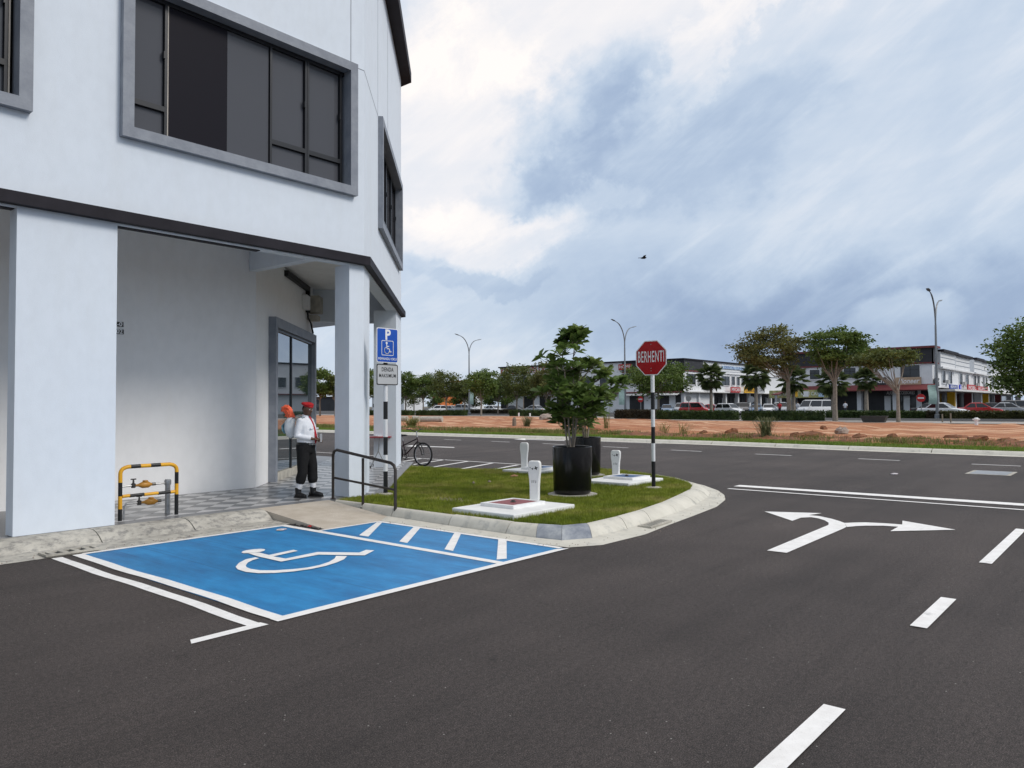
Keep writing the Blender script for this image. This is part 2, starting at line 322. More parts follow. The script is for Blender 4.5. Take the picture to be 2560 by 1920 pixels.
# ------------------------------------------------------------------ helpers
INV = {}
class MB:
    def __init__(s): s.v = []; s.f = []
    def add(s, vs, fs):
        n = len(s.v); s.v.extend([tuple(p) for p in vs]); s.f.extend([tuple(i + n for i in f) for f in fs]); return s
    def hexa(s, p):                        # 8 points: bottom 0-3, top 4-7
        return s.add(p, [(0, 3, 2, 1), (4, 5, 6, 7), (0, 1, 5, 4), (1, 2, 6, 5), (2, 3, 7, 6), (3, 0, 4, 7)])
    def box(s, x0, x1, y0, y1, z0, z1):
        return s.hexa([(x0, y0, z0), (x1, y0, z0), (x1, y1, z0), (x0, y1, z0), (x0, y0, z1), (x1, y0, z1), (x1, y1, z1), (x0, y1, z1)])
    def prism(s, poly, z0, z1):
        n = len(poly); a = sum(poly[i][0] * poly[(i + 1) % n][1] - poly[(i + 1) % n][0] * poly[i][1] for i in range(n))
        if a < 0: poly = poly[::-1]
        return s.add([(p[0], p[1], z0) for p in poly] + [(p[0], p[1], z1) for p in poly],
                     [tuple(range(n - 1, -1, -1)), tuple(range(n, 2 * n))] + [(i, (i + 1) % n, n + (i + 1) % n, n + i) for i in range(n)])
    def sheet(s, poly, z=None):
        pts = [(p[0], p[1], p[2] if z is None else z) for p in poly]; n = len(pts)
        a = sum(pts[i][0] * pts[(i + 1) % n][1] - pts[(i + 1) % n][0] * pts[i][1] for i in range(n))
        if a < 0: pts = pts[::-1]
        return s.add(pts, [tuple(range(n))])
    def tube(s, path, r, n=8, cap=True, side=None):
        path = [Vector(p) for p in path]; rings = []
        m = len(path); pu = None
        for i, p in enumerate(path):
            t = ((path[min(i + 1, m - 1)] - path[max(i - 1, 0)])).normalized()
            if side is not None: u = (Vector(side) - t * Vector(side).dot(t)).normalized()
            elif pu is None:
                ref = Vector((0, 0, 1)) if abs(t.z) < .9 else Vector((1, 0, 0)); u = t.cross(ref).normalized()
            else: u = (pu - t * pu.dot(t)).normalized()
            pu = u; v = t.cross(u)
            rr = r[i] if isinstance(r, (list, tuple)) else r
            ra, rb = rr if isinstance(rr, (list, tuple)) else (rr, rr)
            rings.append([p + u * (ra * math.cos(2 * math.pi * k / n)) + v * (rb * math.sin(2 * math.pi * k / n)) for k in range(n)])
        vs = [q for ring in rings for q in ring]; fs = []
        for i in range(m - 1):
            for k in range(n): fs.append((i * n + k, i * n + (k + 1) % n, (i + 1) * n + (k + 1) % n, (i + 1) * n + k))
        if cap: fs += [tuple(range(n - 1, -1, -1)), tuple((m - 1) * n + k for k in range(n))]
        return s.add(vs, fs)
    def lathe(s, prof, n=24, c=(0, 0, 0)):
        vs = [(c[0] + r * math.cos(2 * math.pi * k / n), c[1] + r * math.sin(2 * math.pi * k / n), c[2] + z) for r, z in prof for k in range(n)]
        m = len(prof); fs = [(i * n + k, i * n + (k + 1) % n, (i + 1) * n + (k + 1) % n, (i + 1) * n + k) for i in range(m - 1) for k in range(n)]
        fs += [tuple(range(n - 1, -1, -1)), tuple((m - 1) * n + k for k in range(n))]
        return s.add(vs, fs)
    def ell(s, c, r, n=10, m=7, rot=None):
        vs = []; 
        for i in range(m + 1):
            th = math.pi * (i + .02 * (i == 0) - .02 * (i == m)) / m
            for k in range(n):
                p = Vector((r[0] * math.sin(th) * math.cos(2 * math.pi * k / n), r[1] * math.sin(th) * math.sin(2 * math.pi * k / n), -r[2] * math.cos(th)))
                if rot is not None: p = rot @ p
                vs.append(Vector(c) + p)
        fs = [(i * n + k, i * n + (k + 1) % n, (i + 1) * n + (k + 1) % n, (i + 1) * n + k) for i in range(m) for k in range(n)]
        fs += [tuple(range(n - 1, -1, -1)), tuple(m * n + k for k in range(n))]
        return s.add(vs, fs)
    def mesh(s, name, inv=None):
        me = bpy.data.meshes.new(name)
        me.from_pydata([tuple(inv @ Vector(p)) for p in s.v] if inv is not None else s.v, [], s.f); return me
def tag(o, label=None, cat=None, group=None, kind=None):
    for k, v in (('label', label), ('category', cat), ('group', group), ('kind', kind)):
        if v: o[k] = v
    return o
def put(name, me, m=None, parent=None, mw=None):
    o = bpy.data.objects.new(name, me); col.objects.link(o)
    if m is not None and me is not None and not me.materials: me.materials.append(MATS[m] if isinstance(m, str) else m)
    if parent is not None:
        o.parent = parent; INV[o.name] = INV.get(parent.name)
    if mw is not None: o.matrix_local = mw
    return o
def build(mb, name, m, parent=None, smooth=False, bevel=0, local=False):
    inv = INV.get(parent.name) if parent is not None and not local else None
    me = mb.mesh(name, inv)
    if smooth:
        me.polygons.foreach_set('use_smooth', [True] * len(me.polygons))
        try: me.set_sharp_from_angle(angle=rad(42))
        except Exception: pass
    o = put(name, me, m, parent)
    if bevel:
        b_ = o.modifiers.new('bevel', 'BEVEL'); b_.width = bevel; b_.segments = 2; b_.limit_method = 'ANGLE'; b_.angle_limit = rad(35)
    return o
def thing(name, label, cat, loc=(0, 0, 0), rz=0.0, group=None):
    o = bpy.data.objects.new(name, None); col.objects.link(o); o.empty_display_size = .2
    mw = Matrix.Translation(loc) @ Matrix.Rotation(rz, 4, 'Z'); o.location = loc; o.rotation_euler = (0, 0, rz)
    INV[o.name] = mw.inverted(); return tag(o, label, cat, group)
def struct(name, mb, m, kind='structure', parent=None, **k):
    o = build(mb, name, m, parent, **k)
    if parent is None: o['kind'] = kind
    return o
def copy_tree(o, parent=None):
    c = o.copy(); col.objects.link(c); c.parent = parent
    for ch in list(o.children): copy_tree(ch, c)
    return c
def text(s, size, frame, name, m, parent, sx=1.0, bold=0.0, align='CENTER', shear=0.0, fit=None, gap=1.0):
    cu = bpy.data.curves.new('lettering', 'FONT'); cu.body = s; cu.size = size; cu.align_x = align; cu.align_y = 'CENTER'; cu.offset = bold; cu.shear = shear
    cu.resolution_u = 3; cu.space_character = gap
    ob = bpy.data.objects.new('lettering_source', cu); col.objects.link(ob)
    me = bpy.data.meshes.new_from_object(ob.evaluated_get(bpy.context.evaluated_depsgraph_get()))
    bpy.data.objects.remove(ob); bpy.data.curves.remove(cu)
    if fit:
        xs0 = [v.co.x for v in me.vertices]; sx = fit / max(1e-6, max(xs0) - min(xs0))
    T = frame @ Matrix.Diagonal((sx, 1, 1, 1)); inv = INV.get(parent.name)
    me.transform((inv @ T) if inv is not None else T); me.materials.clear(); me.name = name
    return put(name, me, m, parent)
def frame(o, u, v):
    u = Vector(u).normalized(); v = Vector(v).normalized(); n = u.cross(v); Mx = Matrix.Identity(4)
    for i in range(3): Mx[i][0], Mx[i][1], Mx[i][2], Mx[i][3] = u[i], v[i], n[i], o[i]
    return Mx
class Fac:                                  # a facade plane: a along it, b outwards, z up
    def __init__(s, o, u, n): s.o = Vector(o); s.u = Vector(u).normalized(); s.n = Vector(n).normalized()
    def pt(s, a_, b_, z): return s.o + s.u * a_ + s.n * b_ + Vector((0, 0, z))
    def box(s, mb, a0, a1, b0, b1, z0, z1):
        # keep outward orientation whatever the handedness
        P = [s.pt(a0, b1, z0), s.pt(a1, b1, z0), s.pt(a1, b0, z0), s.pt(a0, b0, z0), s.pt(a0, b1, z1), s.pt(a1, b1, z1), s.pt(a1, b0, z1), s.pt(a0, b0, z1)]
        if s.u.cross(s.n).z > 0: P = [P[1], P[0], P[3], P[2], P[5], P[4], P[7], P[6]]
        mb.hexa(P); return mb
    def px(s, x, y, b_=0.0):
        p = onP(x, y, s.pt(0, b_, 0), s.n); return (p - s.o).dot(s.u), p.z
    def rect(s, x0, y0, x1, y1, b_=0.0):     # photo pixels of two opposite corners -> a0,a1,z0,z1
        a0, za = s.px(x0, y0, b_); a1, zb = s.px(x1, y1, b_); return min(a0, a1), max(a0, a1), min(za, zb), max(za, zb)

# ------------------------------------------------------------------ ground, roads
struct('ground', MB().sheet([(-3000, -3000), (3000, -3000), (3000, 3000), (-3000, 3000)], -.10), 'far_ground')
KF = [(27.6, -60), (27.7, -5), (27.9, 3), (28.3, 8.4), (29.0, 14.0), (29.3, 20), (29.35, 36), (29.35, 84), (29.35, 150)]   # far edge of the main road
struct('road', MB().sheet([(-40, -60)] + [(p[0] + .02, p[1]) for p in KF] + [(-40, 150)], 0), 'asphalt')
def strip(pts_a, pts_b, za, zb, mb=None):
    mb = mb or MB(); n = len(pts_a)
    vs = [(p[0], p[1], za) for p in pts_a] + [(p[0], p[1], zb) for p in pts_b]
    return mb.add(vs, [(i, n + i, n + i + 1, i + 1) for i in range(n - 1)])
def resample(pl, step):
    pl = [Vector((p[0], p[1], 0)) for p in pl]; out = []
    for a_, b_ in zip(pl[:-1], pl[1:]):
        k = max(1, round((b_ - a_).length / step))
        out += [a_.lerp(b_, i / k) for i in range(k)]
    return out + [pl[-1]]
# painted marks (each a flat sheet a few millimetres up)
def mark(name, polys, m='road_white', z=.008, label=None, cat='road marking', group=None):
    mb = MB()
    for pl in polys: mb.sheet(pl, z)
    return tag(build(mb, name, m), label, cat, group)
blue = [(3.33, 5.18), (7.10, 5.18), (7.10, 8.50), (6.08, 8.50), (6.08, 9.255), (3.33, 9.255)]
tag(build(MB().sheet(blue, .004), 'parking_bay_paint', 'blue_paint'), 'blue painted floor of the disabled parking bay', 'road marking')
rc_ = lambda x0, x1, y0, y1: [(x0, y0), (x1, y0), (x1, y1), (x0, y1)]
def wob(x0, x1, y0, y1, n=14, am=.012):      # hand-laid line along Y with slightly wavering edges
    ys = [y0 + (y1 - y0) * i / n for i in range(n + 1)]; f = lambda y, p: am * math.sin(2.1 * y + p) + am * .5 * math.sin(5.3 * y + p * 2)
    return [(x0 + f(y, 0), y) for y in ys] + [(x1 + f(y, .3), y) for y in ys[::-1]]
bay = thing('parking_bay_lines', 'white border lines and hatch bars of the blue parking bay', 'road marking', (3.3, 5.2, .008))
def bl(name, poly): return build(MB().sheet(poly, .008), name, 'road_white', bay)
bl('border_line', wob(3.325, 3.435, 5.27, 9.255)); bl('border_line', [(3.31, 5.16), (7.13, 5.175), (7.0, 5.265), (3.31, 5.27)])
bl('border_line', rc_(5.965, 6.07, 5.266, 9.204)); bl('border_line', rc_(3.436, 6.07, 9.205, 9.285))
bl('border_line', rc_(7.045, 7.125, 5.268, 8.46)); bl('border_line', rc_(6.071, 7.12, 8.462, 8.52))
Q2 = lambda x, y: g(600 + x * .38427, 1220 + y * .38427)
for st in ([(890, 226), (935, 226), (835, 320), (775, 311)], [(1128, 258), (1172, 264), (1088, 362), (1036, 352)], [(1398, 296), (1442, 302), (1386, 414), (1330, 403)], [(1685, 338), (1738, 346), (1735, 464), (1670, 470)]):
    p = [Q2(*q) for q in st]
    for k in (0, 1): p[k].x = min(p[k].x, 7.044)
    for k in (2, 3): p[k].x = max(p[k].x, 6.071)
    for q in p: q.y = min(max(q.y, 5.27), 8.461)
    bl('hatch_bar', p)
mark('bay_line', [wob(3.11, 3.215, 5.25, 9.24), [(2.62, 5.15), (3.225, 5.15), (3.215, 5.25), (2.66, 5.245)]], label='white L-shaped bay line beside the blue parking bay, with a short foot', z=.006)
S8 = lambda x, y: g(560 + x * .18083, 1360 + y * .18083)
sym = thing('wheelchair_symbol', 'white wheelchair symbol painted on the blue parking bay', 'road marking', (4.6, 6.9, .011))
def sp(name, pts): return build(MB().sheet([S8(*q) for q in pts], .011), name, 'road_white', sym)
sp('head', [(240, 130), (262, 112), (310, 98), (400, 86), (500, 79), (555, 83), (572, 93), (552, 108), (500, 122), (430, 132), (340, 139), (270, 141)])
sp('figure', [(335, 141), (430, 134), (490, 131), (620, 165), (960, 92), (1022, 108), (682, 184), (850, 215), (1292, 123), (1870, 131), (1965, 93), (2078, 101), (1945, 170), (1310, 160), (790, 257), (470, 185)])
sp('wheel', [(430, 197), (300, 225), (205, 276), (160, 330), (190, 365), (300, 400), (480, 418), (700, 415), (950, 395), (1200, 360), (1400, 318), (1560, 268), (1660, 225), (1702, 180), (1550, 177), (1528, 215), (1450, 262), (1320, 305), (1150, 340), (950, 362), (700, 378), (500, 378), (370, 358), (312, 335), (300, 310), (330, 270), (400, 235), (487, 210)])
Q3 = lambda x, y: g(1760 + x * .36166, 1180 + y * .36166)
mark('turn_arrow', [[Q3(*q) for q in pl] for pl in (
    [(435, 547), (860, 370), (862, 355), (835, 338), (790, 324), (740, 316), (672, 319), (610, 341), (418, 276), (815, 288), (725, 301), (800, 309), (880, 326), (940, 344), (972, 356), (985, 383), (960, 396), (572, 563)],)],
    label='white left-turn arrow with the shared stem on the side road', group=None)
mark('turn_arrow_branch', [[Q3(*q) for q in [(972, 356), (1040, 353), (1120, 352), (1250, 358), (1370, 367), (1372, 340), (1740, 403), (1288, 413), (1342, 382), (1240, 375), (1120, 375), (1050, 378), (988, 384)]]], label='white right-turn branch of the forked arrow on the side road', z=.0082)
mark('stop_line', [[(14.58, 6.50), (14.62, -4), (14.99, -4), (14.90, 6.51)]], label='thick white stop line across the mouth of the side road')
mark('give_way_line', [[(14.07, 6.41), (13.95, -4), (14.05, -4), (14.17, 6.41)]], label='thin white line just in front of the thick stop line')
for x0, x1, lb in ((2.6, 4.31, 'nearest white dash of the side road centre line, cut by the picture edge'), (6.23, 7.31, 'short white dash in the middle of the side road centre line'), (9.14, 11.9, 'farthest white dash of the side road centre line, towards the stop line')):
    mark('lane_dash', [rc_(x0, x1, 1.303, 1.418)], label=lb, group='side road centre dashes')
M7 = lambda x, y: g(920 + x * .35262, 1040 + y * .35262)
def seg(p, q, wd):
    p, q = Vector((p[0], p[1], 0)), Vector((q[0], q[1], 0)); d = (q - p).normalized(); n = Vector((-d.y, d.x, 0)) * wd / 2
    return [p + n, p - n, q - n, q + n]
far_d = [((26.75, 31.6), (26.6, 30.3)), ((26.44, 26.76), (26.36, 25.52)), ((26.32, 23.53), (26.18, 22.29)), ((26.03, 20.28), (25.79, 18.96)), ((25.44, 16.79), (25.25, 15.5)), ((24.95, 13.5), (24.75, 12.2)), ((24.53, 10.15), (24.42, 8.91)), ((24.2, 6.83), (24.09, 5.66)), ((23.82, 3.81), (23.78, 2.69))]
for k_, (p, q) in enumerate(far_d): mark('lane_dash', [seg(p, q, .11)], label='short white lane dash on the main road, ' + ['first from the far left', 'second from the left', 'third from the left', 'left of the front planter stems', 'between rear planter and stop sign', 'behind the stop sign post', 'fourth from the right edge', 'third from the right edge', 'rightmost above the manhole plate'][k_], group='main road lane dashes')
mark('lane_arrow', [[M7(1033, 166), M7(1125, 160), M7(1112, 165), M7(1395, 174), M7(1395, 177), M7(1112, 168), M7(1125, 172)]], label='white straight arrow lying along the far lane of the main road')
mark('lane_arrow', [[M7(265, 214), M7(345, 206), M7(335, 212), M7(612, 222), M7(612, 226), M7(335, 217), M7(345, 221)]], label='white lane arrow on the main road behind the bicycle')
mark('edge_line', [seg((29.0, 19.3), (28.75, 16.0), .10)], label='thin white edge line beside the far kerb')
lay = thing('layby_lines', 'white hatched bay lines on the main road behind the grass island', 'road marking', (16.4, 14, .008))
def ly(pl): build(MB().sheet(pl, .008), 'bay_line', 'road_white', lay)
ly(seg((16.42, 13.3), (16.42, 60), .10))
for p, q in (((1001, 1155), (1055, 1146.7)), ((1033.5, 1162), (1113, 1149.5)), ((1080.5, 1168.5), (1169, 1154)), ((1147, 1174), (1230.6, 1158.5)), ((1210.7, 1178.4), (1294, 1163))):
    p, q = g(*p), g(*q); ly(seg(p + (p - q) * .15, q, .11))

# kerbs: separate stones with rounded nose, and the flat gutter in front
def kerb(name, back, base, outer, label_stone='kerb_stone', step=1.0, mats=None, z1=.15, zb=.022, km='kerb_concrete'):
    root = struct(name, strip(base, outer, zb, .005), km)
    n = len(back)
    for i in range(n - 1):
        a0, a1, b0, b1 = Vector((*back[i][:2], 0)), Vector((*back[i + 1][:2], 0)), Vector((*base[i][:2], 0)), Vector((*base[i + 1][:2], 0))
        k = max(1, round(((a1 - a0).length + (b1 - b0).length) / 2 / step))
        for j in range(k):
            e0, e1 = (j + .006) / k, (j + 1 - .006) / k
            A0, A1, B0, B1 = a0.lerp(a1, e0), a0.lerp(a1, e1), b0.lerp(b1, e0), b0.lerp(b1, e1)
            prof = [(0, -.08), (0, z1), (.30, z1), (.52, z1 - .018), (.72, z1 - .055), (.90, zb + .022), (1, zb - .01), (1, -.08)]
            dz_ = rng.normal(0, .0025)
            vs = [A0.lerp(B0, t) + Vector((0, 0, z + dz_ * (z > 0))) for t, z in prof] + [A1.lerp(B1, t) + Vector((0, 0, z + dz_ * (z > 0))) for t, z in prof]
            m = len(prof); fs = [(q, q + 1, m + q + 1, m + q) for q in range(m - 1)] + [tuple(range(m - 1, -1, -1)), tuple(range(m, 2 * m))]
            mm = km
            if mats and i in mats: mm = mats[i]
            build(MB().add(vs, fs), 'kerb_stone', mm, root, smooth=True)
    return root
# in front of the building
kb = kerb('building_kerb', [(-2, 10.165), (6.17, 10.165)], [(-2, 9.73), (6.17, 9.73)], [(-2, 9.30), (6.17, 9.30)], step=1.15)
# round the grass island
GR = [(7.56, 10.1), (7.56, 8.65), (7.54, 7.4), (7.55, 6.35), (7.61, 6.00), (7.70, 5.70), (8.03, 5.56), (8.76, 5.58), (9.5, 5.66), (10.4, 5.82), (11.47, 6.09), (12.42, 6.35), (12.95, 6.58), (13.45, 6.92), (14.0, 7.5), (14.5, 8.3), (15.0, 9.35), (15.15, 10.3), (14.7, 11.25), (13.6, 11.85), (13.05, 12.5), (12.95, 13.4), (12.93, 14.27)]
BS = [(7.475, 10.1), (7.44, 8.65), (7.38, 7.4), (7.36, 6.35), (7.37, 5.86), (7.42, 5.50), (7.78, 5.30), (8.65, 5.33), (9.4, 5.40), (10.45, 5.55), (11.5, 5.76), (12.5, 6.04), (13.08, 6.28), (13.65, 6.70), (14.25, 7.4), (14.75, 8.2), (15.25, 9.3), (15.42, 10.35), (14.9, 11.45), (13.75, 12.05), (13.25, 12.6), (13.17, 13.4), (13.15, 14.48)]
OU = [(7.455, 10.1), (7.15, 8.54), (7.15, 7.4), (7.14, 6.35), (7.14, 5.75), (7.17, 5.22), (7.55, 5.0), (8.5, 4.98), (9.4, 5.12), (10.43, 5.26), (11.5, 5.42), (12.45, 5.70), (13.1, 6.02), (13.7, 6.42), (14.4, 7.05), (15.0, 7.8), (15.55, 9.15), (15.75, 10.4), (15.1, 11.7), (13.95, 12.3), (13.42, 12.8), (13.35, 13.4), (13.33, 14.65)]
kerb('island_kerb', GR, BS, OU, step=.95, mats={4: 'kerb_grey', 5: 'kerb_grey'}, km='kerb_pale')
# far side of the main road
fk = [(p.x, p.y) for p in resample(KF[1:-1], 2.4)]
kerb('far_kerb', [(x + .55, y) for x, y in fk], [(x + .25, y) for x, y in fk], [(x, y) for x, y in fk], step=2.4, z1=.14, km='kerb_pale')
def grate(name, cx_, cy_, lx, ly_, n, label, rz=0.0):
    t = thing(name, label, 'drain grate', (cx_, cy_, .015), rz)
    f_ = MB(); f_.box(-lx / 2, lx / 2, -ly_ / 2, -ly_ / 2 + .03, 0, .022).box(-lx / 2, lx / 2, ly_ / 2 - .03, ly_ / 2, 0, .022).box(-lx / 2, -lx / 2 + .03, -ly_ / 2 + .031, ly_ / 2 - .031, 0, .022).box(lx / 2 - .03, lx / 2, -ly_ / 2 + .031, ly_ / 2 - .031, 0, .022)
    build(f_, 'frame', 'concrete', t, local=True)
    build(MB().box(-lx / 2 + .03, lx / 2 - .03, -ly_ / 2 + .03, ly_ / 2 - .03, 0, .004), 'pit', 'black_matte', t, local=True)
    pitch = (lx - .06) / n
    for k in range(n):
        x = -lx / 2 + .03 + pitch * (k + .5); build(MB().box(x - pitch * .22, x + pitch * .22, -ly_ / 2 + .031, ly_ / 2 - .031, .005, .020), 'slat', 'concrete', t, local=True)
grate('drain_grate', 3.36, 9.43, .56, .25, 4, 'slotted concrete drain grate in the gutter by the big white pier')
grate('drain_grate', 9.25, 5.26, .70, .20, 8, 'slotted drain grate in the gutter of the grass island', .10)

# walkway floor, tiles, ramp
CH = Fac((8.155, 10.17, 0), (.7228, .6910, 0), (.6910, -.7228, 0))       # splayed outer corner
CI = Fac((7.75, 12.85, 0), (.7228, .6910, 0), (.6910, -.7228, 0))        # splayed shop wall behind
FY = 10.17
floor_poly = [(-2, 10.17), (8.59, 10.17), (13.95, 15.29), (13.95, 40), (11.6, 40), (11.6, 16.53), (7.75, 12.85), (-2, 12.85)]
wf = struct('walkway_floor', MB().prism(floor_poly, -.06, .1455), 'border_tile')
def clip(poly, planes):
    for (nx, ny, c_) in planes:
        out = []
        for i in range(len(poly)):
            p, q = poly[i], poly[(i + 1) % len(poly)]; dp = nx * p[0] + ny * p[1] - c_; dq = nx * q[0] + ny * q[1] - c_
            if dp >= 0: out.append(p)
            if dp * dq < 0: t = dp / (dp - dq); out.append((p[0] + t * (q[0] - p[0]), p[1] + t * (q[1] - p[1])))
        poly = out
        if len(poly) < 3: return []
    return poly
def dist_edge(poly): return sum(poly[i][0] * poly[(i + 1) % len(poly)][1] - poly[(i + 1) % len(poly)][0] * poly[i][1] for i in range(len(poly))) / 2
n_ = CH.n
co1 = n_.x * 8.155 + n_.y * 10.17 + .12; ci1 = n_.x * 7.75 + n_.y * 12.85 + .05
bis = Vector((7.75 - 8.40, 12.8 - 10.42, 0)); bn = Vector((bis.y, -bis.x, 0)).normalized(); bc = bn.x * 8.4 + bn.y * 10.42
reg1 = [(0, 1, 10.44), (0, -1, -12.80), (-bn.x, -bn.y, -bc), (1, 0, 4.0)]
reg2 = [(-n_.x, -n_.y, -co1), (n_.x, n_.y, ci1), (bn.x, bn.y, bc), (-1, 0, -13.75)]
ts = .30; tiles = []
for i in range(-60, 90):
    for j in range(-60, 90):
        cc = [(i, j), (i + 1, j), (i + 1, j + 1), (i, j + 1)]
        w_ = .0025
        off = [(w_, w_), (-w_, w_), (-w_, -w_), (w_, -w_)]
        P = [((a_ * ts + o1) * .7071 + (b_ * ts + o2) * .7071 + 6, (a_ * ts + o1) * .7071 - (b_ * ts + o2) * .7071 + 11.5) for (a_, b_), (o1, o2) in zip(cc, off)]
        P = P[::-1]
        cxm = sum(p[0] for p in P) / 4; cym = sum(p[1] for p in P) / 4
        if not (3.7 < cxm < 14 and 10 < cym < 18.5): continue
        for reg in (reg1, reg2):
            q = clip(P, reg)
            if q and abs(dist_edge(q)) > .004: tiles.append((math.hypot(cxm, cym), (i + j) % 2, q))
tiles.sort(key=lambda t: t[0])
rest = {0: MB(), 1: MB()}
for k, (_, c_, q) in enumerate(tiles):
    if k < 290: build(MB().prism(q, .1456, .1520), 'floor_tile', ('tile_dark', 'tile_light')[c_], wf)
    else: rest[c_].prism(q, .1456, .1520)
for c_ in (0, 1):
    if rest[c_].v: build(rest[c_], 'far_floor_tiles', ('tile_dark', 'tile_light')[c_], wf)['kind'] = 'stuff'
rp = MB(); rp.add([(6.18, 8.50, .006), (7.44, 8.56, .006), (7.44, 10.168, .150), (6.18, 10.168, .150), (6.18, 8.50, -.04), (7.44, 8.56, -.04), (7.44, 10.168, -.04), (6.18, 10.168, -.04)], [(0, 1, 2, 3), (4, 7, 6, 5), (0, 4, 5, 1), (1, 5, 6, 2), (2, 6, 7, 3), (3, 7, 4, 0)])
struct('ramp', rp, 'ramp_concrete')

# ------------------------------------------------------------------ the white corner building
ZB0, ZB1, ZR = 4.035, 4.18, 10.45
EX, EY = 13.5, 15.28
S_END = (Vector((EX, EY, 0)) - CH.o).length
BD = thing('corner_shophouse', 'white two-storey corner shophouse with grey window surrounds and splayed corner', 'building', (8.155, 10.17, 0))
FA = Fac((0, FY, 0), (1, 0, 0), (0, -1, 0))
def wall_grid(fc, aa, zz, holes, b_=0.0, th=.2):
    mb = MB()
    for i in range(len(aa) - 1):
        for j in range(len(zz) - 1):
            if (i, j) in holes: continue
            mb.add([fc.pt(aa[i], b_, zz[j]), fc.pt(aa[i + 1], b_, zz[j]), fc.pt(aa[i + 1], b_, zz[j + 1]), fc.pt(aa[i], b_, zz[j + 1])], [(0, 1, 2, 3)])
    return mb
W0, W1, WZ0, WZ1, FT = 4.16, 7.95, 5.165, 7.39, .145
LW0, LW1 = -.65, 3.135
wm = wall_grid(FA, [-6, LW0 + FT, LW1 - FT, W0 + FT, W1 - FT, 8.155], [4.02, WZ0 + FT, WZ1 - FT, ZR], {(1, 1), (3, 1)})
c0, c1 = 2.05, 6.80
wm2 = wall_grid(CH, [0, c0 + FT, c1 - FT, S_END], [4.02, WZ0 + FT, WZ1 - FT, ZR], {(1, 1)})
wm.add(wm2.v, wm2.f)
wm.add([(EX, EY, 4.02), (EX, 40, 4.02), (EX, 40, ZR), (EX, EY, ZR)], [(0, 1, 2, 3)])
wm.add([(-6, 10.17, 4.02), (-6, 40, 4.02), (-6, 40, ZR), (-6, 10.17, ZR)], [(3, 2, 1, 0)])
build(wm, 'upper_wall', 'plaster_white', BD)
# beams under the upper wall, ceiling over the walkway
bmm = MB(); FA.box(bmm, -6, 8.10, -.20, -.001, 4.02, 4.70); CH.box(bmm, .10, S_END - .1, -.25, -.001, 4.02, 4.70)
build(bmm, 'edge_beam', 'plaster_white', BD)
mb = MB(); FA.box(mb, 4.155, 6.25, -.199, -.085, 4.009, 4.0195); FA.box(mb, -1.3, 3.01, -.199, -.085, 4.009, 4.0195); build(mb, 'recess_shade', 'band_black', BD)  # flat black strips paint the dark of a recess behind the beam edge
build(MB().prism([(-6, 10.38), (8.05, 10.38), (13.25, 15.42), (13.1, 39.9), (11.6, 39.9), (11.6, 16.53), (7.75, 12.86), (-6, 12.86)], 4.69, 4.78), 'ceiling', 'soffit', BD)
build(MB().hexa([(7.60, 12.84, 4.19), (7.64, 10.38, 4.19), (7.90, 10.38, 4.19), (7.745, 12.84, 4.19), (7.60, 12.84, 4.685), (7.64, 10.38, 4.685), (7.90, 10.38, 4.685), (7.745, 12.84, 4.685)]), 'cross_beam', 'plaster_white', BD)
build(MB().hexa([(11.61, 16.55, 3.86), (13.12, 15.46, 3.86), (13.12, 15.80, 3.86), (11.61, 16.9, 3.86), (11.61, 16.55, 4.685), (13.12, 15.46, 4.685), (13.12, 15.80, 4.685), (11.61, 16.9, 4.685)]), 'cross_beam', 'plaster_white', BD)
build(MB().box(11.62, 13.4, 24, 24.3, 3.3, 4.685), 'cross_beam', 'plaster_white', BD)
# black band
bb = MB()
d0 = .115; t2 = math.tan(math.atan2(.691, .7228) / 2)
pA = [(-6, FY), (8.155, FY), (EX, EY)]
oA = [(-6, FY - d0), (8.155 + d0 * t2, FY - d0), (EX + CH.n.x * d0 + CH.u.x * d0 * .5, EY + CH.n.y * d0 + CH.u.y * d0 * .5)]
for k in range(2):
    a_, b_, c_, d_ = oA[k], oA[k + 1], pA[k + 1], pA[k]
    bb.hexa([(*a_, ZB0), (*b_, ZB0), (*c_, ZB0), (*d_, ZB0), (*a_, ZB1), (*b_, ZB1), (*c_, ZB1), (*d_, ZB1)])
bb.hexa([(*oA[2], ZB0), (EX + .14, 40, ZB0), (EX + .002, 40, ZB0), (EX + .002, EY, ZB0), (*oA[2], ZB1), (EX + .14, 40, ZB1), (EX + .002, 40, ZB1), (EX + .002, EY, ZB1)])
build(bb, 'ledge_band', 'band_black', BD)
# roof with black fascia
rf = MB(); ro = .30
rp_ = [(-6.3, FY - ro), (8.155 + ro * t2, FY - ro), (EX + .33, EY - .05), (EX + .33, 40.3), (-6.3, 40.3)]
rf.prism(rp_, ZR + .001, ZR + .26); build(rf, 'roof', 'band_black', BD)
# window surrounds with panes
def surround(fc, a0, a1, z0, z1, name='window_surround', mt='frame_grey', pro=.10, dep=.16, t=FT):
    mb = MB()
    fc.box(mb, a0, a0 + t, -dep, pro, z0, z1); fc.box(mb, a1 - t, a1, -dep, pro, z0, z1)
    fc.box(mb, a0 + t + .0005, a1 - t - .0005, -dep, pro, z0, z0 + t); fc.box(mb, a0 + t + .0005, a1 - t - .0005, -dep, pro, z1 - t, z1)
    return build(mb, name, mt, BD)
def pane(fc, a0, a1, z0, z1, par, m='glass_tint', b_=-.13, name='pane'):
    mb = MB(); fc.box(mb, a0, a1, b_ - .01, b_, z0, z1); return build(mb, name, m, par)
def bar(fc, a0, a1, z0, z1, par, b0=-.15, b1=-.08, m='alu_black', name='mullion'):
    mb = MB(); fc.box(mb, a0, a1, b0, b1, z0, z1); return build(mb, name, m, par)
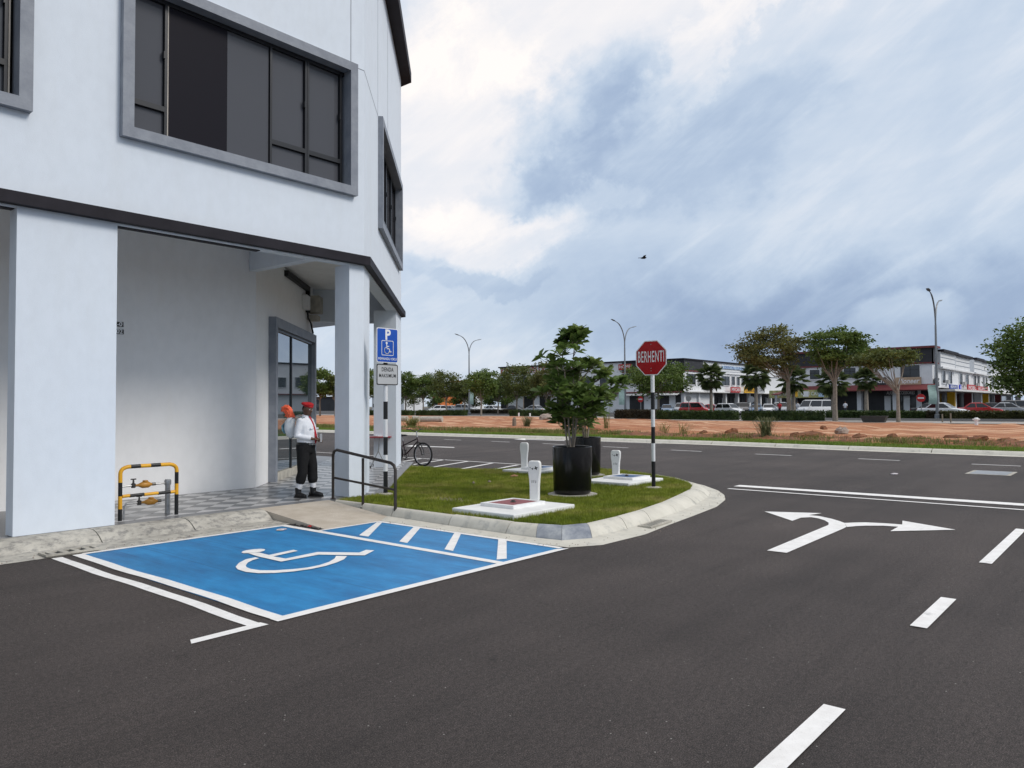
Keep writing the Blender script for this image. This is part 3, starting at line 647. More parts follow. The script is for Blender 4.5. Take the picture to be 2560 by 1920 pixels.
def casements(fc, a0, a1, z0, z1, ws):
    su = surround(fc, a0, a1, z0, z1)
    i0, i1, j0, j1 = a0 + FT, a1 - FT, z0 + FT, z1 - FT
    bar(fc, i0, i1, j1 - .06, j1 - .001, su); 
    xs = i0; zt = j0 + .42
    for kind, f0, f1 in ws:
        x0, x1 = i0 + (i1 - i0) * f0, i0 + (i1 - i0) * f1
        if kind == 'c':       # casement over a fixed transom light
            pane(fc, x0 + .04, x1 - .04, zt + .04, j1 - .061, su); pane(fc, x0 + .025, x1 - .025, j0 + .001, zt - .04, su)
            bar(fc, x0, x1, zt - .035, zt + .035, su); bar(fc, x0, x0 + .035, j0 + .001, zt - .036, su); bar(fc, x1 - .035, x1, j0 + .001, zt - .036, su)
            bar(fc, x0, x0 + .035, zt + .036, j1 - .061, su); bar(fc, x1 - .035, x1, zt + .036, j1 - .061, su)
            bar(fc, x1 - .055, x1 - .036, (zt + j1) / 2 - .06, (zt + j1) / 2 + .04, su, -.12, -.06, name='window_handle')
        elif kind == 'p': pane(fc, x0 + .001, x1 - .001, j0 + .001, j1 - .061, su, 'glass_panel', -.10, 'dark_panel')
        elif kind == 'g': pane(fc, x0 + .002, x1 - .002, j0 + .001, j1 - .061, su, 'glass_tint', -.11)
        elif kind == 's': bar(fc, x0, x1, j0 + .001, j1 - .061, su, -.14, -.085, 'seal', 'seal_strip')
    # dark room behind
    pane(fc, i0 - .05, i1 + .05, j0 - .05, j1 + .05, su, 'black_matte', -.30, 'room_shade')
    return su
casements(FA, W0, W1, WZ0, WZ1, [('c', 0, .146), ('s', .1475, .1515), ('p', .153, .40), ('g', .402, .598), ('c', .60, .79), ('c', .792, .985)])
casements(FA, LW0, LW1, WZ0, WZ1, [('c', 0, .2), ('c', .202, .4), ('g', .402, .6), ('c', .60, .79), ('c', .792, .98), ('s', .982, .987)])
casements(CH, c0, c1, WZ0, WZ1, [('c', 0, .25), ('c', .252, .5), ('c', .502, .75), ('c', .752, 1)])
# shadow grooves in the render
gv = MB(); FA.box(gv, 7.868, 7.880, .0005, .0035, WZ1 + .005, ZR - .01); FA.box(gv, 7.955, 8.153, .0005, .0035, WZ1 - .014, WZ1 - .004)
CH.box(gv, .003, c0 - .002, .0005, .0035, WZ1 - .014, WZ1 - .004); CH.box(gv, c0 - .05, c0 - .04, .0005, .0035, WZ1 + .01, ZR - .01); CH.box(gv, 3.9, 3.91, .0005, .0035, WZ1 + .01, ZR - .01)
build(gv, 'render_groove', 'frame_grey', BD)
# piers
build(MB().box(3.015, 4.15, 10.172, 10.42, .1525, 4.019), 'pier', 'plaster_white', BD)
pc = MB().prism([(7.85, 10.172), (8.153, 10.172), (8.153 + .7228 * .75, 10.172 + .691 * .75), (8.55, 10.95), (7.85, 10.56)], .1525, 4.019); build(pc, 'pier', 'plaster_white', BD)
s3a = CH.px(974, 1000)[0]
s3a = min(max(s3a, S_END - 2.6), S_END - .8)
mb = MB(); CH.box(mb, S_END - 1.45, S_END - .02, -.55, -.003, .1525, 4.019); build(mb, 'pier', 'plaster_white', BD)
build(MB().box(-2.3, -1.4, 10.172, 10.42, .1525, 4.019), 'pier', 'plaster_white', BD)
# shop walls behind the walkway
iw = MB(); iw.box(-6, 7.745, 12.855, 13.05, .146, 4.689); build(iw, 'shop_wall', 'plaster_inner', BD)
SI = (Vector((11.6, 16.53, 0)) - CI.o).length
mb = MB()
g0, g1, gz0, gz1 = .92, 5.02, .30, 3.46
CI.box(mb, 0, g0, -.2, 0, .146, 4.689); CI.box(mb, g1, SI, -.2, 0, .146, 4.689); CI.box(mb, g0 + .0005, g1 - .0005, -.2, 0, gz1 + .001, 4.689); CI.box(mb, g0 + .0005, g1 - .0005, -.2, 0, .146, .29)
mb.box(11.40, 11.597, 16.7, 39.9, .146, 4.689); build(mb, 'shop_wall', 'plaster_inner', BD)
# shop window on the splay
sf = MB(); t = .16
CI.box(sf, g0, g0 + t, -.22, .15, .1525, gz1); CI.box(sf, g1 - t, g1, -.22, .15, .1525, gz1); CI.box(sf, g0 + t + .0005, g1 - t - .0005, -.22, .15, gz1 - .2, gz1); 
sfo = build(sf, 'shop_window_surround', 'frame_grey', BD)
sl = MB(); CI.box(sl, g0 + t + .0005, g1 - t - .0005, -.22, .14, .1525, .30); build(sl, 'sill', 'concrete', sfo)
am = min(max(CI.px(727, 950, .06)[0], g0 + t + .6), g1 - t - .6)
pane(CI, g0 + t + .001, am - .031, .301, gz1 - .201, sfo, 'glass_shop', .06); pane(CI, am + .031, g1 - t - .001, .301, gz1 - .201, sfo, 'glass_shop', .06)
bar(CI, am - .03, am + .03, .301, gz1 - .201, sfo, .03, .085)
mb = MB(); CI.box(mb, g0 + t + .001, g1 - t - .001, -.0, .10, gz1 - .26, gz1 - .2005); build(mb, 'mullion', 'alu_black', sfo)
# number plates on the wall
np_ = thing('number_plate', 'black plate with a white unit number, upper of two on the shop wall', 'sign', onY(297, 812, 12.85))
a0, a1, z0, z1 = FA.rect(280, 803.5, 309, 817.5, -2.68)
mb = MB(); FA.box(mb, a0, a1, -2.684, -2.672, z0, z1); build(mb, 'plate', 'black_gloss', np_)
text('12-01', .10, frame(FA.pt((a0 + a1) / 2, -2.669, (z0 + z1) / 2), (1, 0, 0), (0, 0, 1)), 'number', 'sign_white', np_, 1.0, .002)
np_ = thing('number_plate', 'black plate with a white 02, lower of two on the shop wall', 'sign', onY(297, 830, 12.85))
a0, a1, z0, z1 = FA.rect(280, 822, 309, 836, -2.68)
mb = MB(); FA.box(mb, a0, a1, -2.684, -2.672, z0, z1); build(mb, 'plate', 'black_gloss', np_)
text('02', .10, frame(FA.pt(a0 + (a1 - a0) * .62, -2.669, (z0 + z1) / 2), (1, 0, 0), (0, 0, 1)), 'number', 'sign_white', np_, 1.0, .002)
# cable trunking, boxes and pipe over the shop window
tr = thing('cable_trunking', 'dark square cable trunking and black conduit above the shop window', 'trunking', CI.pt(4.2, 0, 4.3))
mb = MB(); CI.box(mb, 2.2, 4.55, .001, .09, 4.50, 4.62); CI.box(mb, 4.40, 4.55, .001, .09, 3.98, 4.499); build(mb, 'duct', 'black_matte', tr)
build(MB().tube([CI.pt(4.40, .05, 3.99), CI.pt(4.40, .06, 3.85), CI.pt(4.62, .09, 3.72), CI.pt(4.84, .10, 3.50)], .022, 7), 'conduit', 'black_matte', tr, smooth=True)
for (s0, s1, b1_, z0, z1, m, lb) in ((4.0, 4.39, .12, 4.02, 4.36, 'sign_white', 'white plastic switch box beside the cable trunking'), (4.58, 5.05, .30, 4.0, 4.42, 'concrete', 'beige metal junction box right of the cable trunking'), (4.56, 4.9, .26, 3.80, 3.93, 'concrete', 'small beige box under the junction box')):
    t_ = thing('wall_box', lb, 'electrical box', CI.pt((s0 + s1) / 2, 0, z0))
    mb = MB(); CI.box(mb, s0, s1, .001, b1_, z0, z1); build(mb, 'case', m, t_, bevel=.012)
    mb = MB(); CI.box(mb, s0 + .03, s1 - .03, b1_ + .001, b1_ + .008, z0 + .02, z1 - .02); build(mb, 'lid', m, t_)
# ------------------------------------------------------------------ ramp railing
rl = thing('ramp_railing', 'dark brown tubular handrail beside the concrete ramp', 'railing', (7.51, 9.4, .05))
PA, PB, PC = Vector((7.55, 10.20, .152)), Vector((7.52, 9.40, .15)), Vector((7.50, 8.62, .10))
za, zb, zc = .955, .885, .80
def bend(p, q, r_, k=5): return [p.lerp(q, i / k) for i in range(k + 1)]
top = [Vector((PA.x, PA.y, .152)), Vector((PA.x, PA.y, za - .09)), Vector((PA.x, PA.y - .03, za - .03)), Vector((PA.x, PA.y - .10, za - .005)), Vector((PC.x, PC.y + .10, zc + .005)), Vector((PC.x, PC.y + .03, zc - .03)), Vector((PC.x, PC.y, zc - .09)), Vector((PC.x, PC.y, .02))]
build(MB().tube(top, .024, 10), 'hoop', 'rail_brown', rl, smooth=True)
build(MB().tube([(PB.x, PB.y, .02), (PB.x, PB.y, (za + zc) / 2 - .03)], .022, 10), 'post', 'rail_brown', rl, smooth=True)
build(MB().tube([(PA.x, PA.y - .012, .50), (PC.x, PC.y + .012, .41)], .018, 8), 'mid_rail', 'rail_brown', rl, smooth=True)
for p in (PA, PB, PC): build(MB().lathe([(.045, 0), (.045, .008), (.03, .012)], 12, (p.x, p.y, .153 if p is PA else (.08 if p is PB else .018))), 'base_plate', 'rail_brown', rl)

# ------------------------------------------------------------------ yellow and black guard frame with water meters
gf = thing('guard_frame', 'yellow and black striped tubular guard frame beside the big white pier', 'guard rail', (4.72, 10.48, .152))
gx0, gx1, gy, gh = 4.345, 5.105, 10.485, .872
loop = [(gx0, .152), (gx0, gh - .10)] + [(gx0 + .08 - .08 * math.cos(t), gh - .10 + .08 * math.sin(t)) for t in np.linspace(.3, 1.3, 4)] + [(gx0 + .10, gh - .012), (gx1 - .10, gh - .012)] + [(gx1 - .08 + .08 * math.sin(t), gh - .10 + .08 * math.cos(t)) for t in np.linspace(.3, 1.3, 4)] + [(gx1, gh - .10), (gx1, .152)]
def cut(path, s0, s1):
    path = [Vector((p[0], gy, p[1])) for p in path]; out = []; s = 0
    for a_, b_ in zip(path[:-1], path[1:]):
        l = (b_ - a_).length; t0, t1 = (s0 - s) / l, (s1 - s) / l
        if t1 > 0 and t0 < 1:
            if not out: out.append(a_.lerp(b_, max(0, t0)))
            out.append(a_.lerp(b_, min(1, t1)))
        s += l
    return out
TL = sum((Vector(b_) - Vector(a_)).length for a_, b_ in zip(loop[:-1], loop[1:]))
cuts = [0, .155, .325, .505, .795, .925, 1.06, 1.195]; cuts = [c_ for c_ in cuts] + [1.50, 1.66, 1.81, TL]
cols = ['k', 'y', 'k', 'y', 'k', 'y', 'k', 'y', 'k', 'y', 'k']
cm = {'k': 'safety_black', 'y': 'safety_yellow'}; nm = {'k': 'black_band', 'y': 'yellow_band'}
for k in range(len(cuts) - 1): build(MB().tube(cut(loop, cuts[k], cuts[k + 1]), .026, 12), nm[cols[k]], cm[cols[k]], gf, smooth=True)
xs = [gx0 + .026, gx0 + .12, gx0 + .31, gx0 + .50, gx0 + .67, gx1 - .026]
for k in range(5): build(MB().tube([(xs[k], gy, .47), (xs[k + 1], gy, .475)], .022, 12), nm['ykyky'[k]], cm['ykyky'[k]], gf, smooth=True)
def meter(zc_, y_, x0, lab, elbow):
    t = thing('water_meter', lab, 'water meter', (x0 + .3, y_, zc_))
    build(MB().tube([(x0, y_, zc_), (x0 + .16, y_, zc_)], .013, 8), 'inlet_pipe', 'galv', t, smooth=True)
    if elbow: build(MB().tube([(x0, y_, zc_), (x0 - .03, y_, zc_ - .03), (x0 - .035, y_, .153)], .013, 8), 'riser', 'galv', t, smooth=True)
    build(MB().lathe([(.026, -.03), (.030, -.02), (.030, .025), (.014, .035), (.010, .085)], 10, (x0 + .17, y_, zc_)), 'valve', 'gunmetal', t, smooth=True)
    build(MB().tube([(x0 + .135, y_, zc_ + .088), (x0 + .205, y_, zc_ + .088)], .010, 6), 'valve_handle', 'gunmetal', t)
    build(MB().tube([(x0 + .195, y_, zc_), (x0 + .235, y_, zc_), (x0 + .25, y_, zc_), (x0 + .29, y_, zc_), (x0 + .37, y_, zc_), (x0 + .40, y_, zc_), (x0 + .42, y_, zc_)], [.014, .018, .026, .044, .044, .026, .016], 12), 'meter_body', 'brass', t, smooth=True)
    build(MB().lathe([(.034, 0), (.036, .02), (.030, .028)], 12, (x0 + .33, y_, zc_ + .034)), 'meter_lid', 'brass', t)
    build(MB().tube([(x0 + .421, y_, zc_), (x0 + .47, y_, zc_)], .021, 8), 'union_nut', 'gunmetal', t)
    build(MB().tube([(x0 + .471, y_, zc_), (x0 + .60, y_, zc_)], .013, 8), 'outlet_pipe', 'galv', t, smooth=True)
meter(.585, 10.66, 4.42, 'brass water meter with tap, upper of the two inside the guard frame', False)
meter(.345, 10.66, 4.50, 'brass water meter with tap, lower of the two inside the guard frame', True)
t = thing('standpipe', 'thick grey vertical pipe with elbow cap inside the guard frame', 'pipe', (5.06, 10.66, .152))
build(MB().tube([(5.063, 10.66, .153), (5.063, 10.66, .575)], .036, 14), 'pipe', 'galv', t, smooth=True)
build(MB().lathe([(.044, .56), (.046, .58), (.046, .62), (.036, .635)], 14, (5.063, 10.66, 0)), 'cap', 'galv', t, smooth=True)

# ------------------------------------------------------------------ disabled-parking sign
P1 = Vector((8.50, 10.02, .15))
ps = thing('parking_sign', 'blue disabled parking sign on a black and white banded post', 'sign', P1)
bands = [.10, .545, .824, 1.130, 1.431, 1.732, 2.012, 2.94]
for k in range(7): build(MB().tube([(P1.x, P1.y, bands[k]), (P1.x, P1.y, bands[k + 1])], .037, 14), ('black_band', 'white_band')[k % 2], ('pole_black', 'pole_white')[k % 2], ps, smooth=True)
build(MB().lathe([(.13, -.02), (.12, .02), (.05, .03)], 14, P1), 'footing', 'concrete', ps)
def rrect(hw, hh, r_, k=4):
    out = []
    for cx_, cy_, a0 in ((hw - r_, hh - r_, 0), (-hw + r_, hh - r_, 90), (-hw + r_, -hh + r_, 180), (hw - r_, -hh + r_, 270)):
        out += [(cx_ + r_ * math.cos(rad(a0 + 90 * i / k)), cy_ + r_ * math.sin(rad(a0 + 90 * i / k))) for i in range(k + 1)]
    return out
def plate(fr, poly, d0, d1, name, m, par):
    mb = MB().prism(poly, d0, d1); inv = INV[par.name] if par.name in INV else None
    mb.v = [tuple(fr @ Vector(p)) for p in mb.v]; return build(mb, name, m, par)
sf_ = frame((P1.x, P1.y - .045, 2.69), (1, 0, 0), (0, 0, 1))
plate(sf_, rrect(.235, .295, .03), 0, .004, 'plate_edge', 'sign_white', ps); bp_ = plate(sf_, rrect(.222, .282, .025), .0045, .006, 'plate', 'sign_blue', ps)
def ft(dx, dy, dzz=.008): return sf_ @ Matrix.Translation((dx, dy, dzz))
text('P', .24, ft(.005, .175), 'letter_p', 'sign_white', ps, 1.0, .008)
text('PEMANDU OKU', .058, ft(0, -.232), 'lettering', 'sign_white', ps, bold=.0010, fit=.40, gap=1.1)
ring_o, ring_i = rrect(.132, .128, .02), rrect(.122, .118, .014)
nr = len(ring_o); mb = MB().add([(p[0], p[1] - .045, .0085) for p in ring_o + ring_i], [(i, (i + 1) % nr, nr + (i + 1) % nr, nr + i) for i in range(nr)])
mb.v = [tuple(sf_ @ Vector(p)) for p in mb.v]; build(mb, 'symbol_border', 'sign_white', ps)
mb = MB()
def ribbon(pts, wd, z=.0085):
    for p, q in zip(pts[:-1], pts[1:]):
        p, q = Vector((p[0], p[1])), Vector((q[0], q[1])); d = (q - p).normalized(); n = Vector((-d.y, d.x)) * wd / 2; p = p - d * wd * .3; q = q + d * wd * .3
        mb.add([(*(p + n), z), (*(p - n), z), (*(q - n), z), (*(q + n), z)], [(0, 1, 2, 3)])
mb.add([(-.02 + .022 * math.cos(a_), .04 + .022 * math.sin(a_), .0085) for a_ in np.linspace(0, 6.28, 12)[:-1]], [tuple(range(11))])
ribbon([(-.02, .02), (-.012, -.055), (.038, -.055), (.058, -.115), (.08, -.105)], .016, .0086)
ribbon([(-.014, -.015), (.03, -.015)], .014, .0087)
ribbon([(-.002 + .055 * math.cos(a_) - .012, -.085 + .055 * math.sin(a_)) for a_ in np.linspace(rad(110), rad(345), 14)], .013, .0088)
mb.v = [tuple(sf_ @ Vector(p)) for p in mb.v]; build(mb, 'wheelchair_symbol', 'sign_white', ps)
sg_ = frame((P1.x, P1.y - .045, 2.19), (1, 0, 0), (0, 0, 1))
plate(sg_, rrect(.235, .178, .03), 0, .004, 'lower_plate_edge', 'black_matte', ps); plate(sg_, rrect(.218, .161, .022), .0045, .006, 'lower_plate', 'sign_grey', ps)
text('DENDA', .098, sg_ @ Matrix.Translation((0, .085, .008)), 'lettering', 'mark_black', ps, bold=.0016, fit=.26, gap=1.08)
text('MAKSIMUM', .085, sg_ @ Matrix.Translation((0, -.02, .008)), 'lettering', 'mark_black', ps, bold=.001, fit=.37, gap=1.1)

# ------------------------------------------------------------------ stop sign
P2 = Vector((12.16, 6.94, .15))
ss = thing('stop_sign', 'red octagonal BERHENTI stop sign on a black and white banded post', 'sign', P2)
bands = [.10, .633, .959, 1.256, 1.568, 1.880, 2.72]
for k in range(6): build(MB().tube([(P2.x, P2.y, bands[k]), (P2.x, P2.y, bands[k + 1])], .035, 14), ('black_band', 'white_band', 'black_band', 'white_band', 'black_band', 'white_band')[k], ('pole_black', 'pole_white')[k % 2], ss, smooth=True)
build(MB().lathe([(.16, -.02), (.15, .015), (.05, .03)], 14, P2), 'footing', 'concrete', ss)
sf2 = frame((P2.x - .045, P2.y, 2.505), (0, -1, 0), (0, 0, 1))
octo = lambda r_: [(r_ / math.cos(rad(22.5)) * math.cos(rad(22.5 + 45 * k)), r_ / math.cos(rad(22.5)) * math.sin(rad(22.5 + 45 * k))) for k in range(8)]
plate(sf2, octo(.315), 0, .004, 'plate_edge', 'sign_white', ss); plate(sf2, octo(.298), .0045, .006, 'plate', 'sign_red', ss)
text('BERHENTI', .285, sf2 @ Matrix.Translation((0, .012, .008)), 'lettering', 'sign_white', ss, bold=.0035, fit=.535, gap=1.12)
for dy in (.245, -.19, -.235):
    mb = MB().lathe([(.010, 0), (.008, .004)], 8, (0, dy, .0062)); mb.v = [tuple(sf2 @ Vector(p)) for p in mb.v]; build(mb, 'bolt', 'galv', ss)

# ------------------------------------------------------------------ service covers with marker posts
def cover(x0, x1, y0, y1, lx0, lx1, ly0, ly1, mlid, label):
    t = thing('manhole_slab', label, 'manhole', ((x0 + x1) / 2, (y0 + y1) / 2, .12))
    build(MB().box(x0, x1, y0, y1, .09, .215), 'slab', 'chipped_white', t, bevel=.012)
    w_ = .07
    f_ = MB().box(lx0, lx1, ly0, ly0 + w_, .2155, .262).box(lx0, lx1, ly1 - w_, ly1, .2155, .262).box(lx0, lx0 + w_, ly0 + w_ + .0005, ly1 - w_ - .0005, .2155, .262).box(lx1 - w_, lx1, ly0 + w_ + .0005, ly1 - w_ - .0005, .2155, .262)
    build(f_, 'frame', 'white_paint', t)
    ld = build(MB().box(lx0 + w_ + .002, lx1 - w_ - .002, ly0 + w_ + .002, ly1 - w_ - .002, .2155, .257), 'lid', mlid, t)
    build(MB().lathe([(.045, 0), (.045, .008), (.028, .015), (.028, .028), (.012, .034)], 12, ((lx0 + lx1) / 2, (ly0 + ly1) / 2, .2575)), 'lifting_knob', 'gunmetal', ld)
cover(7.66, 9.04, 6.46, 7.60, 8.06, 8.78, 6.80, 7.42, 'slab_red', 'white slab with a red cover plate, nearest of the three on the island')
cover(12.05, 13.35, 7.40, 8.45, 12.55, 13.22, 7.62, 8.28, 'slab_blue', 'white slab with a blue cover plate beside the stop sign')
cover(12.95, 14.05, 10.25, 11.25, 13.25, 13.95, 10.35, 10.95, 'slab_blue', 'white slab with a blue cover plate half hidden behind the front planter')
def marker(p, top, label, marks):
    d = Vector((EYE.x - p[0], EYE.y - p[1], 0)).normalized(); u = Vector((-d.y, d.x, 0))
    u = (u + Vector((0, -1, 0)) * .9).normalized(); n_out = Vector((-u.y, u.x, 0)); n_out = n_out if n_out.dot(d) > 0 else -n_out
    if u.cross(Vector((0, 0, 1))).dot(n_out) < 0: u = -u
    fr = frame(p, u, (0, 0, 1)); h = top - p[2]
    pr = [(-.070, 0), (.070, 0), (.072, h * .35), (.080, h * .55), (.094, h * .72), (.098, h * .86), (.092, h * .95), (.070, h), (-.070, h), (-.092, h * .95), (-.098, h * .86), (-.094, h * .72), (-.080, h * .55), (-.072, h * .35)]
    t = thing('marker_post', label, 'marker post', p)
    o = plate(fr, pr, -.055, .035, 'post', 'chipped_white', t); bv = o.modifiers.new('bevel', 'BEVEL'); bv.width = .012; bv.segments = 2; bv.limit_method = 'ANGLE'
    if marks:
        mb = MB()
        def st(x, z, r_, k=5, ph=0.0): mb.add([(x + (r_ if i % 2 == 0 else r_ * .42) * math.cos(ph + math.pi * i / k), z + (r_ if i % 2 == 0 else r_ * .42) * math.sin(ph + math.pi * i / k), .0365) for i in range(2 * k)], [tuple(range(2 * k))])
        st(.035, h * .82, .036, 4, .4); st(-.02, h * .80, .022, 3, .9); st(-.058, h * .83, .012, 4, .2)
        for dx, dz_ in ((-.03, .0), (.0, .004), (.03, -.003)): mb.add([(dx - .004, h * .48 + dz_ - .02, .0365), (dx + .004, h * .48 + dz_ - .02, .0365), (dx + .006, h * .48 + dz_ + .02, .0365), (dx - .002, h * .48 + dz_ + .02, .0365)], [(0, 1, 2, 3)])
        mb.v = [tuple(fr @ Vector(q)) for q in mb.v]; build(mb, 'painted_mark', 'mark_black', t)
marker((9.02, 7.19, .2155), .815, 'white paddle-shaped marker post on the slab with the red cover', True)
marker((13.10, 8.34, .2155), .74, 'white paddle-shaped marker post on the slab beside the stop sign', True)
marker((13.55, 11.10, .2155), .80, 'white paddle-shaped marker post on the farthest slab, seen from behind', False)

# ------------------------------------------------------------------ planters with shrubs
def leaf_mesh(name, l, wd):
    vs = [(0, 0, 0), (.35 * l, wd * .42, .03 * l), (.35 * l, -wd * .42, .03 * l), (.66 * l, wd * .5, .035 * l), (.66 * l, -wd * .5, .035 * l), (.36 * l, 0, -.015 * l), (.68 * l, 0, -.03 * l), (l, 0, -.10 * l)]
    fs = [(0, 5, 1), (0, 2, 5), (1, 5, 6, 3), (5, 2, 4, 6), (3, 6, 7), (6, 4, 7)]
    me = bpy.data.meshes.new(name); me.from_pydata(vs, [], fs); me.polygons.foreach_set('use_smooth', [True] * len(fs)); me.materials.append(MATS['leaf_shrub']); return me
LEAF = leaf_mesh('leaf', .18, .098)
def planter(c_, h, label):
    t = thing('planter', label, 'planter', (c_[0], c_[1], .15))
    build(MB().lathe([(.42, -.03), (.42, .012), (.39, .016)], 32, (c_[0], c_[1], .15)), 'base_disc', 'concrete', t)
    build(MB().lathe([(.27, .018), (.30, .03), (.318, .06), (.333, h - .15), (.333, h - .025), (.321, h - .017), (.310, h - .02), (.307, h - .10), (.22, h - .11)], 40, (c_[0], c_[1], .15)), 'pot', 'black_gloss', t, smooth=True)
    build(MB().lathe([(.305, h - .105), (.29, h - .085), (.08, h - .07)], 24, (c_[0], c_[1], .15)), 'soil', 'soil', t)
    return t
def shrub(c_, z0, z1, rad_, label, seed, n_tip, n_parts, lean=(0, 0)):
    r_ = np.random.default_rng(seed); t = thing('potted_shrub', label, 'shrub', (c_[0], c_[1], z0))
    H = z1 - z0; tips = []; tr_ = MB(); tw = MB()
    forks = []
    for k in range(6):
        a_ = k * 2 * math.pi / 6 + r_.uniform(-.35, .35); r0 = r_.uniform(.02, .07)
        p = Vector((c_[0] + r0 * math.cos(a_), c_[1] + r0 * math.sin(a_), z0)); pts = [p.copy()]; q = p.copy()
        tiltv = r_.uniform(.10, .30); nz = r_.uniform(.45, .85) if k else .95
        for s in range(6):
            q = q + Vector((math.cos(a_) * tiltv * .16 * H * .5 + r_.normal(0, .012), math.sin(a_) * tiltv * .16 * H * .5 + r_.normal(0, .012), H * nz / 6)); pts.append(q.copy())
        tr_.tube(pts, [.019, .016, .014, .012, .010, .008, .006], 6)
        for i in range(1, 7): forks.append((pts[i], i / 6))
    prof = lambda f: rad_ * float(np.interp(f, [0, .12, .35, .62, .85, 1.0], [.45, .75, 1.0, 1.08, .92, .50]))
    hubs = [(r_.uniform(.22, .99), r_.uniform(0, 2 * math.pi), math.sqrt(r_.uniform(.15, 1.1))) for _ in range(max(10, n_tip // 6))] + [(.97, r_.uniform(0, 6), .4), (1.0, r_.uniform(0, 6), .9)]
    for k in range(n_tip):
        hf, ha, hr = hubs[k % len(hubs)]; f = min(1.02, max(.16, hf + r_.normal(0, .045))); a_ = ha + r_.normal(0, .25) / max(.3, hr); rr_ = prof(hf) * hr * r_.uniform(.8, 1.2)
        tip = Vector((c_[0] + rr_ * math.cos(a_) + lean[0] * f, c_[1] + rr_ * math.sin(a_) + lean[1] * f, z0 + H * f * .985))
        best = min(forks, key=lambda q: (q[0] - tip).length + (1.0 if q[0].z > tip.z - .02 else 0))
        if (best[0] - tip).length > .55: best = (best[0].lerp(tip, .4), 0)
        mid = best[0].lerp(tip, .5) + Vector((0, 0, -.02)); tw.tube([best[0], mid, tip], [.0055, .0045, .003], 5); tips.append((tip, (tip - mid).normalized()))
    build(tr_, 'stem', 'bark_pale', t, smooth=True); build(tw, 'twigs', 'bark', t, smooth=True)['kind'] = 'stuff'
    mats = []
    for tip, d in tips:
        m_ = int(r_.integers(6, 10)); 
        for k in range(m_):
            a_ = k * 2.399 + r_.uniform(-.4, .4); up = r_.uniform(-.45, 1.1); back = r_.uniform(0, .10)
            dirv = (Vector((math.cos(a_), math.sin(a_), up)) + d * .25).normalized()
            sc_ = r_.uniform(.65, 1.25); base = tip - d * back
            x = dirv; y = Vector((-dirv.y, dirv.x, 0)).normalized(); y = (y + Vector((0, 0, r_.uniform(-.9, .9)))).normalized(); z = x.cross(y).normalized(); y = z.cross(x)
            mx_ = Matrix(((x.x * sc_, y.x * sc_, z.x * sc_, base.x), (x.y * sc_, y.y * sc_, z.y * sc_, base.y), (x.z * sc_, y.z * sc_, z.z * sc_, base.z), (0, 0, 0, 1)))
            mats.append(mx_)
    inv = INV[t.name]
    cam_key = sorted(range(len(mats)), key=lambda i: (mats[i].translation - EYE).length - r_.uniform(0, .15))
    joined = MB(); lv = [v.co.copy() for v in LEAF.vertices]; lf = [tuple(p.vertices) for p in LEAF.polygons]
    for rank, i in enumerate(cam_key):
        if rank < n_parts: put('leaf', LEAF, None, t, inv @ mats[i])
        else: joined.add([mats[i] @ v for v in lv], lf)
    if joined.v:
        o = build(joined, 'inner_leaves', 'leaf_shrub', t); o['kind'] = 'stuff'
PO1, PO2 = (10.47, 7.53), (13.50, 9.36)
planter(PO1, .83, 'tall glossy black round planter in front on the grass island')
planter(PO2, .84, 'black round planter standing behind the front planter')
shrub(PO1, .905, 2.90, .56, 'large leafy potted shrub rising from the front black planter', 14, 185, 300)
shrub(PO2, .915, 2.42, .60, 'smaller leafy shrub rising from the rear black planter', 8, 80, 200, (.2, -.30))

